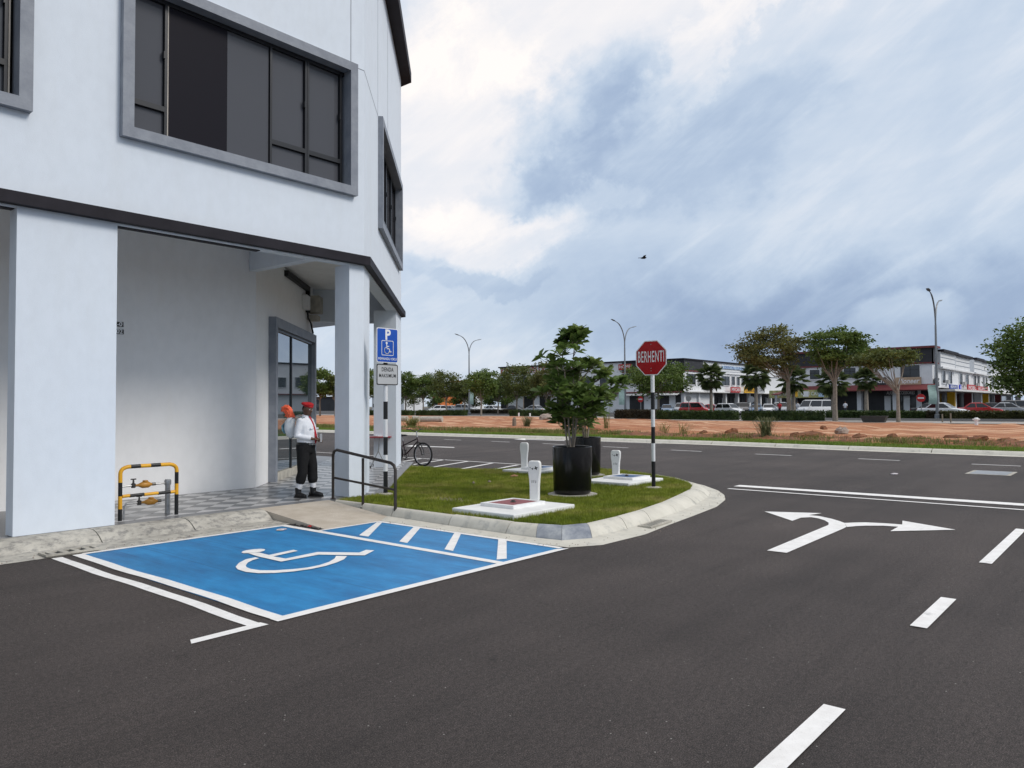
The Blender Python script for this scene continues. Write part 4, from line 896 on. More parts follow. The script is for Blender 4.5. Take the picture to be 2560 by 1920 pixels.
# ------------------------------------------------------------------ grass island
isl = [(p[0] + .0, p[1]) for p in GR] + [(8.60, 10.16)]
tf = struct('grass_island', MB().sheet(isl, .138), 'turf_ground')
def in_poly(px_, py_, poly):
    ins = np.zeros(len(px_), bool); n = len(poly); j = n - 1
    for i in range(n):
        xi, yi = poly[i][:2]; xj, yj = poly[j][:2]
        cond = ((yi > py_) != (yj > py_)); xin = (xj - xi) * (py_ - yi) / ((yj - yi) if yj != yi else 1e-9) + xi
        ins ^= cond & (px_ < xin); j = i
    return ins
def blades(name, poly, z, n, hmin, hmax, wd, m, label, cat='grass', excl=(), zf=None, fac=None):
    xs_ = np.array([p[0] for p in poly]); ys_ = np.array([p[1] for p in poly])
    X = rng.uniform(xs_.min(), xs_.max(), n * 3); Y = rng.uniform(ys_.min(), ys_.max(), n * 3)
    k = in_poly(X, Y, poly)
    for e_ in excl:
        if len(e_) == 4: k &= ~((X > e_[0]) & (X < e_[1]) & (Y > e_[2]) & (Y < e_[3]))
        else: k &= (X - e_[0]) ** 2 + (Y - e_[1]) ** 2 > e_[2] ** 2
    if fac is not None: k &= fac(X, Y) > rng.uniform(0, 1, len(X))
    X, Y = X[k][:n], Y[k][:n]; n = len(X)
    Z = np.full(n, z) if zf is None else zf(X, Y)
    a_ = rng.uniform(0, 2 * np.pi, n); h = rng.uniform(hmin, hmax, n); ln = rng.normal(0, .45, n) * h; la = rng.uniform(0, 2 * np.pi, n)
    w_ = wd * rng.uniform(.6, 1.3, n)
    V = np.zeros((n, 3, 3)); V[:, 0] = np.stack([X - np.cos(a_) * w_, Y - np.sin(a_) * w_, Z], 1); V[:, 1] = np.stack([X + np.cos(a_) * w_, Y + np.sin(a_) * w_, Z], 1)
    V[:, 2] = np.stack([X + ln * np.cos(la), Y + ln * np.sin(la), Z + h], 1)
    me = bpy.data.meshes.new(name); me.vertices.add(3 * n); me.vertices.foreach_set('co', V.reshape(-1)); me.loops.add(3 * n); me.loops.foreach_set('vertex_index', np.arange(3 * n, dtype=np.int32))
    me.polygons.add(n); me.polygons.foreach_set('loop_start', np.arange(0, 3 * n, 3, dtype=np.int32)); me.update(); me.validate()
    o = put(name, me, m); return tag(o, label, cat, None, 'stuff')
ex = [(7.66, 9.04, 6.46, 7.60), (12.05, 13.35, 7.40, 8.45), (12.95, 14.05, 10.25, 11.25), (*PO1, .42), (*PO2, .42), (7.84, 8.6, 10.15, 11), (P1.x, P1.y, .09), (P2.x, P2.y, .10)]
bare = Vector((8.9, 8.75))
blades('lawn_grass', isl, .136, 190000, .022, .062, .0046, 'grass_blade', 'short mown green grass covering the kerbed island', excl=ex,
       fac=lambda X, Y: 1 - .85 * np.exp(-((X - 8.75) ** 2 / .05 + (Y - 8.75) ** 2 / .22)))
edge = [(7.62, 9.08, 6.42, 7.64), (12.01, 13.39, 7.36, 8.49), (12.91, 14.09, 10.21, 11.29)]
for e_ in edge:
    blades('edge_grass', rc_(e_[0], e_[1], e_[2], e_[3]), .136, 2200, .03, .075, .006, 'grass_blade', 'longer grass fringe round the ' + ('nearest' if e_[0] < 8 else 'stop sign' if e_[2] < 9 else 'farthest') + ' white slab', excl=[(e_[0] + .038, e_[1] - .038, e_[2] + .038, e_[3] - .038)])
tag(struct('bare_patch', MB().sheet([(8.75 + .26 * math.cos(a_) * (1 + .2 * math.sin(3 * a_)), 8.75 + .5 * math.sin(a_) * (1 + .15 * math.cos(2 * a_))) for a_ in np.linspace(0, 6.28, 22)[:-1]], .1405), 'gravel_patch'))

# ------------------------------------------------------------------ bicycle
def torus(mb, c_, R_, r_, ax, n=36, k=8):
    c_ = Vector(c_); ax = Vector(ax).normalized(); u = Vector((0, 0, 1)); u = (u - ax * u.dot(ax)).normalized(); v = ax.cross(u)
    vs = []
    for i in range(n):
        a_ = 2 * math.pi * i / n; d = u * math.cos(a_) + v * math.sin(a_)
        for j in range(k):
            b_ = 2 * math.pi * j / k; vs.append(c_ + d * (R_ + r_ * math.cos(b_)) + ax * (r_ * math.sin(b_)))
    return mb.add(vs, [(i * k + j, ((i + 1) % n) * k + j, ((i + 1) % n) * k + (j + 1) % k, i * k + (j + 1) % k) for i in range(n) for j in range(k)])
mat('bike_frame', (.045, .022, .028), .35, .1); mat('bike_silver', (.42, .42, .44), .35, metal=.4)
BX, BYf, BYr = 14.24, 15.30, 16.34          # front wheel towards -Y
bk = thing('bicycle', 'dark maroon bicycle parked beside the far white pier', 'bicycle', (BX, 15.8, 0))
RW = .33
for y_ in (BYf, BYr):
    tw_ = build(torus(MB(), (BX, y_, RW), RW - .022, .022, (1, 0, 0)), 'wheel', 'tyre', bk, smooth=True)
    build(torus(MB(), (BX, y_, RW), RW - .055, .010, (1, 0, 0), 36, 6), 'rim', 'bike_silver', tw_, smooth=True)
    sp_ = MB()
    for k in range(18):
        a_ = 2 * math.pi * k / 18; sp_.tube([(BX + .02 * (-1) ** k, y_, RW), (BX, y_ + (RW - .06) * math.cos(a_), RW + (RW - .06) * math.sin(a_))], .0016, 4)
    build(sp_, 'spokes', 'bike_silver', tw_); build(MB().tube([(BX - .05, y_, RW), (BX + .05, y_, RW)], .018, 8), 'hub', 'gunmetal', tw_)
hd0, hd1 = Vector((BX, BYf + .20, .80)), Vector((BX, BYf + .155, .67)); bbk = Vector((BX, BYr - .42, .30)); st_ = Vector((BX, BYr - .33, .68)); rx = Vector((BX, BYr, RW))
fm = MB(); fm.tube([hd0, hd1], .021, 8); fm.tube([hd1 + Vector((0, .01, .03)), bbk], .020, 8); fm.tube([hd0 + Vector((0, 0, -.04)), st_ + Vector((0, 0, -.12))], .018, 8); fm.tube([bbk, st_], .017, 8)
for s in (-1, 1): fm.tube([bbk + Vector((s * .03, 0, 0)), rx + Vector((s * .06, 0, 0))], .010, 6); fm.tube([st_ + Vector((s * .03, 0, -.12)), rx + Vector((s * .06, 0, 0))], .009, 6)
build(fm, 'frame', 'bike_frame', bk, smooth=True)
fk_ = MB()
for s in (-1, 1): fk_.tube([hd1 + Vector((s * .055, -.005, -.02)), Vector((BX + s * .055, BYf + .03, RW + .12)), Vector((BX + s * .05, BYf, RW))], [.016, .016, .010], 8)
fk_.tube([hd1 + Vector((-.055, 0, -.02)), hd1 + Vector((.055, 0, -.02))], .016, 8); build(fk_, 'fork', 'black_matte', bk, smooth=True)
hb = MB(); ht = hd0 + Vector((0, .03, .16)); hb.tube([hd0, hd0 + Vector((0, .02, .10)), ht], .016, 8); build(hb, 'stem', 'bike_silver', bk, smooth=True)
build(MB().tube([ht + Vector((-.30, .10, .06)), ht + Vector((-.20, .03, .05)), ht + Vector((-.06, 0, 0)), ht + Vector((.06, 0, 0)), ht + Vector((.20, .03, .05)), ht + Vector((.30, .10, .06))], .013, 8), 'handlebar', 'black_matte', bk, smooth=True)
for s in (-1, 1): build(MB().tube([ht + Vector((s * .22, .02, .06)), ht + Vector((s * .24, -.05, .03))], .007, 6), 'brake_lever', 'gunmetal', bk)
build(MB().tube([st_, st_ + Vector((0, .03, .14))], .012, 8), 'seat_post', 'bike_silver', bk)
build(MB().ell(st_ + Vector((0, .06, .16)), (.065, .14, .03), 12, 6).ell(st_ + Vector((0, -.05, .165)), (.028, .12, .022), 10, 5), 'saddle', 'black_matte', bk, smooth=True)
build(torus(MB(), bbk + Vector((.04, 0, 0)), .075, .008, (1, 0, 0), 24, 5), 'chainring', 'gunmetal', bk)
for s in (-1, 1):
    cr_ = build(MB().tube([bbk + Vector((s * .05, 0, 0)), bbk + Vector((s * .06, s * .07, s * -.14))], .010, 6), 'crank', 'gunmetal', bk)
    q = bbk + Vector((s * .10, s * .07, s * -.14)); build(MB().box(q.x - .04, q.x + .04, q.y - .035, q.y + .035, q.z - .010, q.z + .010), 'pedal', 'black_matte', cr_)
build(MB().tube([bbk + Vector((-.05, .10, .0)), Vector((BX - .16, bbk.y + .22, .004))], .008, 6), 'kickstand', 'gunmetal', bk)

bk.rotation_euler.z = .14
# ------------------------------------------------------------------ folding table
mat('table_red', (.30, .05, .06), .45); mat('paper', (.75, .73, .72), .7)
tb_c = Vector((12.35, 14.75, .152)); tb = thing('folding_table', 'small folding table with a red edge beside the far pier', 'table', tb_c, math.atan2(.691, .7228))
build(MB().box(-.60, .42, -.30, .30, .735, .765), 'tabletop', 'table_red', tb, local=True, bevel=.006)
for x in (-.42, .22):
    build(MB().tube([(x, -.02, .735), (x, 0, .40), (x - .02, -.20, .0)], .012, 6), 'leg', 'galv', tb, local=True); build(MB().tube([(x, .0, .42), (x + .02, .20, .0)], .012, 6), 'leg', 'galv', tb, local=True)
    for yy in (-.20, .20): build(MB().lathe([(.018, 0), (.016, .05)], 8, (x + (.02 if yy > 0 else -.02), yy, .0)), 'foot', 'black_matte', tb, local=True)
build(MB().tube([(-.42, 0, .45), (.22, 0, .45)], .010, 6), 'stretcher', 'galv', tb, local=True)
pp_ = tb_c + Vector((.7228 * -.2, .691 * -.2, .7655)); tag(build(MB().box(pp_.x - .14, pp_.x + .14, pp_.y - .10, pp_.y + .10, pp_.z, pp_.z + .012), 'paper_sheet', 'paper'), 'white papers lying on the folding table', 'paper')
# ------------------------------------------------------------------ the uniformed person
mat('skin', (.105, .056, .036), .5, .12, 9); mat('shirt_white', (.74, .76, .80), .75, .06, 6, bump=.25, bscale=18); mat('cloth_black', (.007, .007, .008), .9, .3, 7, bump=.35, bscale=16)
mat('beret_red', (.42, .012, .016), .8, .15, 8); mat('tie_red', (.40, .010, .018), .6, .1); mat('leather_black', (.010, .010, .011), .35, .2); mat('gaiter_white', (.72, .73, .76), .8, .08, 14, bump=.5, bscale=40)
mat('stand_in_white', (.66, .70, .73), .6, .12, 5, bump=.3, bscale=14); mat('stand_in_teal', (.10, .22, .27), .6, .35, 9); mat('cloth_orange', (.80, .13, .055), .6, .25, 9, bump=.4, bscale=18); mat('phone_grey', (.35, .36, .38), .3); mat('hair', (.012, .010, .009), .7)
def remesh(o, vox, smooth=4, fac=.6):
    r_ = o.modifiers.new('skin', 'REMESH'); r_.mode = 'VOXEL'; r_.voxel_size = vox; r_.use_smooth_shade = True
    s_ = o.modifiers.new('relax', 'SMOOTH'); s_.iterations = smooth; s_.factor = fac
PF = Vector((7.43, 10.78, .1525))
face = (CR * .96 - F0 * .28); face.z = 0; face.normalize(); prz = math.atan2(face.y, face.x)
pn = thing('person', 'person in red beret, white shirt, red tie and black trousers standing by the shop window', 'person', PF, prz); PSC = .912; pn.scale = (PSC,) * 3
B = lambda mb, name, m, vox=0, sm=4: (lambda o: (remesh(o, vox, sm) if vox else None, o)[1])(build(mb, name, m, pn, local=True, smooth=not vox))
S = (0, 1, 0)
# body: head, neck, trunk, arms with hands, legs -- one surface
bd = MB()
hd = Vector((.035, 0, 1.60)); tilt = Matrix.Rotation(rad(14), 3, 'Y') @ Matrix.Rotation(rad(-12), 3, 'Z')
bd.ell(hd, (.098, .076, .118), 14, 10, tilt); bd.ell(hd + tilt @ Vector((.03, 0, -.055)), (.066, .056, .066), 12, 8, tilt)          # skull, jaw
bd.tube([hd + tilt @ Vector((.078, 0, .012)), hd + tilt @ Vector((.112, 0, -.022)), hd + tilt @ Vector((.092, 0, -.038))], [.010, .017, .012], 8)   # nose
bd.ell(hd + tilt @ Vector((.088, 0, -.068)), (.014, .026, .010), 8, 6, tilt); bd.ell(hd + tilt @ Vector((.078, 0, -.105)), (.018, .022, .014), 8, 6)
bd.ell(hd + tilt @ Vector((.082, 0, .028)), (.016, .052, .011), 8, 6, tilt)
for s in (-1, 1): bd.ell(hd + tilt @ Vector((-.012, s * .077, -.012)), (.020, .010, .032), 8, 6, tilt)
bd.tube([(0, 0, 1.38), (.005, 0, 1.46), (.025, 0, 1.54)], [(.062, .066), (.054, .058), (.054, .056)], 10, side=S)
bd.tube([(0, 0, .90), (.01, 0, 1.02), (.015, 0, 1.18), (0, 0, 1.32), (-.005, 0, 1.42)], [(.16, .12), (.155, .125), (.165, .125), (.17, .11), (.11, .07)], 14, side=S)
hands = []
for s in (-1, 1):
    sh = Vector((-.01, s * .170, 1.385)); elb = Vector((-.05, s * .225, 1.12)); wr = Vector((.205, s * .09, 1.06)) if s < 0 else Vector((.20, s * .075, 1.045))
    bd.tube([Vector((0, s * .12, 1.39)), sh, sh.lerp(elb, .5), elb, elb.lerp(wr, .4), wr], [.055, .055, .047, .040, .040, .027], 10)
    hands.append((s, elb, wr))
    d = (wr - elb).normalized(); palm = wr + d * .05; up = Vector((0, 0, 1)); lat = d.cross(up).normalized() * -s
    bd.tube([wr, wr + d * .03, palm, wr + d * .085], [(.022, .026), (.018, .036), (.017, .040), (.013, .036)], 8, side=up)
    for k in range(4):            # fingers curling round the phone
        b0 = wr + d * .080 + up * (.028 - .019 * k); ln_ = (.030, .034, .032, .025)[k]
        bd.tube([b0, b0 + d * ln_, b0 + d * (ln_ + .014) + lat * .022, b0 + d * (ln_ - .002) + lat * .040], [.0095, .009, .008, .007], 6)
    th0 = wr + d * .035 + up * .030; bd.tube([th0, th0 + up * .022 + d * .024 + lat * .012, th0 + up * .022 + d * .052 + lat * .026], [.012, .010, .008], 6)
legs = []
for s, fx, fy in ((-1, -.07, -.125), (1, .085, .115)):
    hip = Vector((0, s * .085, .92)); ank = Vector((fx, fy, .09)); kn = hip.lerp(ank, .5) + Vector((.03, 0, .01)); legs.append((s, hip, kn, ank))
    bd.tube([hip, hip.lerp(kn, .5), kn, kn.lerp(ank, .35), ank], [.082, .075, .056, .052, .036], 10)
body = B(bd, 'body', 'skin', .0085, 3)
# clothes
sh_ = MB()
sh_.tube([(.0, 0, .945), (.008, 0, .99), (.03, 0, 1.08), (.03, 0, 1.18), (.015, 0, 1.29), (0, 0, 1.375), (-.004, 0, 1.435), (.002, 0, 1.462)], [(.182, .150), (.185, .160), (.197, .175), (.196, .168), (.196, .150), (.19, .122), (.115, .085), (.066, .066)], 18, side=S)
for s, elb, wr in hands:
    shd = Vector((-.01, s * .170, 1.385)); d = (wr - elb)
    sh_.tube([Vector((0, s * .10, 1.385)), shd, shd.lerp(elb, .5), elb, elb + d * .45, elb + d * .86], [.072, .072, .066, .060, .054, .043], 12)
shirt = B(sh_, 'shirt', 'shirt_white', .011, 3)
def P(mb, name, m, vox=0): return B(mb, name, m, vox)
for s in (-1, 1):
    fl = MB().box(.168, .186, s * .085 - .045, s * .085 + .045, 1.232, 1.262); o = build(fl, 'pocket_flap', 'shirt_white', shirt, local=True, bevel=.006)
    build(MB().hexa([(-.035, s * .09, 1.440), (.035, s * .09, 1.440), (.030, s * .175, 1.418), (-.030, s * .175, 1.418), (-.035, s * .09, 1.455), (.035, s * .09, 1.455), (.030, s * .175, 1.430), (-.030, s * .175, 1.430)]), 'epaulette', 'cloth_black', shirt, local=True)
cl = MB().tube([(.0, .0, 1.455), (.008, 0, 1.49)], [(.074, .074), (.066, .068)], 16, side=S); build(cl, 'collar', 'shirt_white', shirt, local=True, smooth=True)
tie = MB().tube([(.070, 0, 1.462), (.098, 0, 1.435), (.150, 0, 1.33), (.178, 0, 1.24), (.206, 0, 1.13), (.210, 0, 1.04), (.200, 0, .975)], [(.022, .012), (.020, .010), (.028, .008), (.034, .008), (.040, .008), (.043, .008), (.012, .006)], 8, side=S)
build(tie, 'tie', 'tie_red', pn, local=True, smooth=True)
tz = MB(); tz.tube([(.0, 0, .985), (.0, 0, .93), (-.005, 0, .86), (-.005, 0, .80)], [(.190, .160), (.196, .166), (.192, .165), (.15, .14)], 16, side=S)
for s, hip, kn, ank in legs:
    tz.tube([hip + Vector((-.005, 0, -.01)), hip.lerp(kn, .4), kn + Vector((0, 0, .05)), kn + Vector((.004, 0, -.06)), kn.lerp(ank, .45), kn.lerp(ank, .62)], [.122, .112, .096, .092, .094, .070], 14)
B(tz, 'trousers', 'cloth_black', .012, 3)
build(MB().tube([(.004, 0, .962), (.004, 0, 1.0)], [(.194, .168), (.194, .168)], 22, side=S), 'belt', 'leather_black', pn, local=True, smooth=True)
for s, hip, kn, ank in legs:
    q0, q1 = kn.lerp(ank, .58), ank + Vector((0, 0, .075))
    gt = build(MB().tube([q0, q0.lerp(q1, .3), q0.lerp(q1, .7), q1], [.060, .062, .058, .056], 14), 'gaiter', 'gaiter_white', pn, local=True, smooth=True)
    yawf = -.30 if s < 0 else .10; fd = Vector((math.cos(yawf), math.sin(yawf), 0))
    bt = MB(); a0 = Vector((ank.x, ank.y, 0))
    bt.tube([a0 + Vector((-.005, 0, .185)), a0 + Vector((-.005, 0, .12)), a0 + Vector((0, 0, .055))], [.060, .058, .056], 12)
    bt.tube([a0 - fd * .075 + Vector((0, 0, .040)), a0 - fd * .03 + Vector((0, 0, .050)), a0 + fd * .06 + Vector((0, 0, .052)), a0 + fd * .135 + Vector((0, 0, .042)), a0 + fd * .185 + Vector((0, 0, .034))], [(.034, .036), (.044, .046), (.048, .048), (.049, .040), (.034, .028)], 12, side=(-fd.y, fd.x, 0))
    bo = build(bt, 'boot', 'leather_black', pn, local=True); remesh(bo, .009, 2)
    so_ = [a0 + fd * dx + Vector((-fd.y, fd.x, 0)) * dy for dx, dy in ((-.095, -.025), (-.08, -.042), (.0, -.045), (.08, -.050), (.16, -.044), (.20, -.015), (.20, .015), (.16, .044), (.08, .050), (.0, .045), (-.08, .042), (-.095, .025))]
    build(MB().prism([(p.x, p.y) for p in so_], .0, .022), 'sole', 'black_matte', bo, local=True)
be = MB(); be.ell(hd + tilt @ Vector((-.012, .0, .082)), (.112, .100, .048), 18, 8, tilt @ Matrix.Rotation(rad(-8), 3, 'Y')); be.ell(hd + tilt @ Vector((-.03, -.05, .082)), (.085, .075, .036), 14, 7, tilt)
be.ell(hd + tilt @ Vector((.0, 0, .055)), (.104, .085, .030), 16, 6, tilt)
be_o = B(be, 'beret', 'beret_red', .009, 2)
build(MB().ell(hd + tilt @ Vector((-.030, 0, .0)), (.080, .0785, .075), 14, 8, tilt), 'hair', 'hair', pn, local=True, smooth=True)
for s in (-1, 1): build(MB().ell(hd + tilt @ Vector((.082, s * .032, .006)), (.010, .013, .007), 8, 5, tilt), 'eye', 'lens_white', pn, local=True, smooth=True)
W_ = Matrix.Translation(PF) @ Matrix.Rotation(prz, 4, 'Z') @ Matrix.Scale(PSC, 4)
phc = W_ @ Vector((.315, 0, 1.075))
phn = thing('phone', 'small grey phone held in front at waist height', 'phone', phc, prz)
build(MB().box(-.012, .0, -.035, .035, -.07, .07), 'case', 'phone_grey', phn, local=True, bevel=.004); build(MB().box(-.0145, -.0125, -.031, .031, -.06, .062), 'screen', 'black_gloss', phn, local=True)
# bag-shaped stand-in for an unclear shape on the shop glass
bc_ = W_ @ Vector((-.275, -.03, 1.27)); bg = thing('bag_stand_in', 'bag-shaped stand-in, white and teal with orange cover, for an unclear shape on the glass behind the person', 'bag', bc_, prz); bg.scale = (PSC * .86,) * 3
mb = MB(); mb.tube([(.02, 0, -.22), (-.02, 0, -.16), (-.055, 0, -.03), (-.045, 0, .10), (.0, 0, .17), (.03, 0, .20)], [(.07, .05), (.11, .085), (.13, .105), (.125, .10), (.10, .08), (.05, .04)], 16, side=S)
o = build(mb, 'body', 'stand_in_white', bg, local=True, smooth=True)
mb = MB(); mb.tube([(-.12, 0, -.13), (-.155, 0, -.06), (-.165, 0, .03), (-.12, 0, .10)], [(.10, .02), (.135, .03), (.13, .03), (.09, .02)], 12, side=S); build(mb, 'printed_panel', 'stand_in_teal', bg, local=True, smooth=True)
for s in (-1, 1): build(MB().tube([(.05, s * .09, .17), (.20, s * .12, .245), (.36, s * .13, .20)], [(.016, .005), (.018, .005), (.016, .005)], 6, side=S), 'strap', 'stand_in_teal', bg, local=True)
mb = MB(); mb.ell((-.07, 0, .30), (.085, .07, .10), 12, 8); mb.ell((-.115, .0, .40), (.10, .065, .055), 12, 7); mb.ell((-.02, 0, .23), (.07, .07, .075), 10, 6); mb.ell((-.185, 0, .385), (.05, .05, .03), 8, 6)
rq = np.random.default_rng(5); mb.v = [tuple(Vector(v) + Vector(rq.normal(0, .022, 3))) for v in mb.v]
mb.tube([(-.14, 0, .44), (-.23, .02, .40), (-.26, .0, .33)], [.045, .035, .012], 6)
o = build(mb, 'orange_cover', 'cloth_orange', bg, local=True); remesh(o, .010, 1)

# ------------------------------------------------------------------ litter, birds
mat('wrapper', (.62, .52, .54), .4, .4, 40, c2=(.8, .75, .75)); mat('red_plastic', (.45, .02, .02), .4); mat('leaf_litter', (.32, .17, .09), .8, .4, 20)
def crumple(name, p, r_, m, label, cat='litter', seed=1):
    rr_ = np.random.default_rng(seed); mb = MB().ell((p[0], p[1], p[2] + r_[2] * .8), r_, 9, 6)
    mb.v = [tuple(Vector(v) + Vector(rr_.normal(0, .16, 3) * np.array(r_))) for v in mb.v]; mb.v = [(v[0], v[1], max(v[2], p[2] + .001)) for v in mb.v]
    return tag(build(mb, name, m), label, cat)
crumple('wrapper', g(703, 1326, .006), (.065, .05, .014), 'wrapper', 'crumpled pale wrapper lying on the blue bay', seed=2)
crumple('plastic_scrap', g(774, 1318, .006), (.03, .025, .015), 'red_plastic', 'small red plastic scrap beside the foot of the ramp', seed=3)
crumple('dead_leaf', g(1285, 1192, .16), (.09, .07, .025), 'leaf_litter', 'curled dry leaf on the grass behind the nearest marker post', seed=4)
crumple('stone', g(1223, 1207, .15), (.035, .03, .025), 'rock', 'dark stone on the grass, right of two', seed=5)
crumple('stone', g(1184, 1210, .15), (.035, .03, .025), 'rock', 'dark stone on the grass, left of two', seed=6)
crumple('litter_scrap', g(2236, 1186.5, .0), (.11, .08, .02), 'wrapper', 'white scrap lying on the main road', seed=7)
mb = MB()
for k in range(26):
    x, y = 6.12 + rng.normal(0, .03), 8.62 + rng.uniform(0, .6); mb.ell((x, y, .012), (.012 + rng.uniform(0, .012), .012, .009), 5, 4)
tag(build(mb, 'gutter_debris', 'black_matte'), 'dark grit heaped along the side of the ramp', 'debris', None, 'stuff')
gr = MB()
for k_ in range(260):
    i_ = int(rng.integers(1, 14)); f_ = rng.uniform(); o_ = Vector((*OU[i_], 0)).lerp(Vector((*OU[i_ + 1], 0)), f_); q_ = Vector((*BS[i_], 0)).lerp(Vector((*BS[i_ + 1], 0)), f_)
    p_ = o_.lerp(q_, rng.uniform(-.5, 1.0)) if k_ % 3 else Vector((rng.uniform(2.4, 6.1), 9.30 + abs(rng.normal(0, .12)), 0)); r_ = rng.uniform(.0025, .006)
    gr.ell((p_.x, p_.y, .010 + r_), (r_ * 1.4, r_, r_), 5, 3)
tag(build(gr, 'gutter_grit', 'rock'), 'loose grit scattered along the gutters', 'grit', None, 'stuff')
mat('feather', (.012, .012, .014), .7)
def bird(p, s_, label, roll_=0.0):
    t = thing('bird', label, 'bird', p, math.atan2(CR.y, CR.x))
    build(MB().tube([(-.14, 0, 0), (-.06, 0, .0), (.04, 0, .01), (.10, 0, .02), (.13, 0, .02)], [.012 * s_, .035 * s_, .045 * s_, .03 * s_, .008 * s_], 8), 'body', 'feather', t, local=True, smooth=True)
    for s in (-1, 1):
        a_ = roll_ + s * .25
        pts = [(.05, 0, .02), (.08, s * .13, .10), (.02, s * .30, .06), (-.03, s * .34, .03), (-.02, s * .14, .07), (-.05, 0, .02)]
        mb = MB().add([(x * s_, y * s_, z * s_) for x, y, z in pts] + [(x * s_, y * s_, z * s_ - .008) for x, y, z in pts], [tuple(range(6)), tuple(range(11, 5, -1))] + [(i, (i + 1) % 6, 6 + (i + 1) % 6, 6 + i) for i in range(6)])
        build(mb, 'wing', 'feather', t, local=True)
    build(MB().add([(-.12, -.03, 0), (-.12, .03, 0), (-.24, .05, 0), (-.24, -.05, 0), (-.12, -.03, .01), (-.12, .03, .01), (-.24, .05, .006), (-.24, -.05, .006)], [(0, 1, 2, 3), (7, 6, 5, 4), (0, 4, 5, 1), (1, 5, 6, 2), (2, 6, 7, 3), (3, 7, 4, 0)]), 'tail', 'feather', t, local=True)
bird(EYE + ray(1609, 645) * 34, 1.15, 'dark bird flying in the sky above the stop sign')
# ------------------------------------------------------------------ field beyond the main road
FZ = .30
def fx_of(y): return float(np.interp(y, [p[1] for p in KF], [p[0] for p in KF]))
ys = np.concatenate([np.arange(-8, 60, 1.0), np.arange(60, 150, 4.0)])
vs = []; cols_ = [.56, 1.3, 2.3, 3.2, 4.0, 5.0, 6.2, 7.5, 9, 11, 14, 18, 23, 28, 33]
for y in ys:
    xe = 61.0 + max(0, min(14.0, (y - 30) * .55))
    for j, c_ in enumerate(cols_):
        f_ = c_ / 33; x = fx_of(y) + c_ if j < len(cols_) - 1 else xe
        if j >= 5: x = fx_of(y) + 5 + (xe - fx_of(y) - 5) * ((c_ - 5) / 28)
        z = .13 + (FZ - .14) * min(1, (x - 29) / 30)
        if 2 < j < len(cols_) - 1: z += rng.normal(0, .05) + (.12 * math.exp(-((c_ - 4.2) / 1.2) ** 2) * (.5 + .5 * math.sin(y * .9) + .3 * math.sin(y * 2.3)))
        vs.append((x, float(y), z))
m_ = len(cols_); fv, ft_ = [], []
for i in range(len(ys) - 1):
    for j in range(m_ - 1):
        q = (i * m_ + j, i * m_ + j + 1, (i + 1) * m_ + j + 1, (i + 1) * m_ + j); (ft_ if j < 2 else fv).append(q)
struct('earth_field', MB().add(vs, fv), 'red_earth', smooth=True)
struct('mown_verge', MB().add(vs, ft_), 'turf_far')
def vz(X, Y): return .13 + (FZ - .14) * np.minimum(1, (X - 29) / 30)
vp = [(fx_of(y) + .6, y) for y in np.arange(-2, 60, 2)] + [(fx_of(y) + 2.4, y) for y in np.arange(58, -3, -2)]
bx_, by_ = [], []
bv = []; by0 = np.arange(-4, 52, .35)
for y in by0:
    hh = (.55 + .45 * math.sin(y * .7 + .4) * math.sin(y * .31 + 1)) * float(np.interp(y, [-4, 12, 18, 40, 52], [1, 1, .7, .5, .2]))
    for dx_, k_ in ((2.5, 0), (2.9, .45), (3.3, .9), (3.7, 1.0), (4.2, .7), (4.9, .25), (5.6, 0)):
        bv.append((fx_of(y) + dx_ + rng.normal(0, .06), float(y), .10 + .02 * dx_ + k_ * hh * .20 + (rng.normal(0, .045) if k_ else 0)))
struct('earth_berm', MB().add(bv, [(i * 7 + j, i * 7 + j + 1, (i + 1) * 7 + j + 1, (i + 1) * 7 + j) for i in range(len(by0) - 1) for j in range(6)]), 'clod')
blades('verge_grass', vp, .12, 60000, .04, .12, .012, 'verge_blade', 'bright mown grass strip behind the far kerb', zf=vz)
wp = [(fx_of(y) + 2.3, y) for y in np.arange(-2, 60, 2)] + [(fx_of(y) + 4.9, y) for y in np.arange(58, -3, -2)]
def clumpf(X, Y): return np.clip(.45 + .55 * np.sin(Y * .55 + 1.0) * np.sin(Y * .23 + X * .3) + .25 * np.sin(Y * 1.9) + np.clip((Y - 14) * .03, -.40, .4), 0, 1) ** 1.6
blades('verge_weeds', wp, .14, 26000, .05, .24, .014, 'weed', 'rough olive weeds between mown verge and red earth', 'weeds', zf=lambda X, Y: vz(X, Y) + .06, fac=clumpf)
def lump(name, p, r_, m, label, cat, seed, group=None):
    rr_ = np.random.default_rng(seed); mb = MB().ell((p[0], p[1], p[2] + r_[2] * .35), r_, 11, 7); ph = rr_.uniform(0, 6, 6)
    out = []
    for v in mb.v:
        d = Vector(v) - Vector((p[0], p[1], p[2])); k = 1 + .22 * math.sin(9 * d.x / max(r_[0], .1) * .35 + ph[0]) * math.cos(7 * d.y / max(r_[1], .1) * .3 + ph[1]) + rr_.normal(0, .09); out.append(tuple(Vector(p) + d * k))
    mb.v = out; return tag(build(mb, name, m), label, cat, group)
CLB = ['left of the reed tuft', 'under the reed tuft, right side', 'long low heap between reed tuft and boulder', 'in front of the slender umbrella tree', 'below the right street lamp', 'right of the right street lamp', 'near the right picture edge', 'right of the boulder', 'left of the right street lamp', 'behind the rear planter', 'between the stop sign and the reed tuft', 'small, up on the red earth']
k = 0
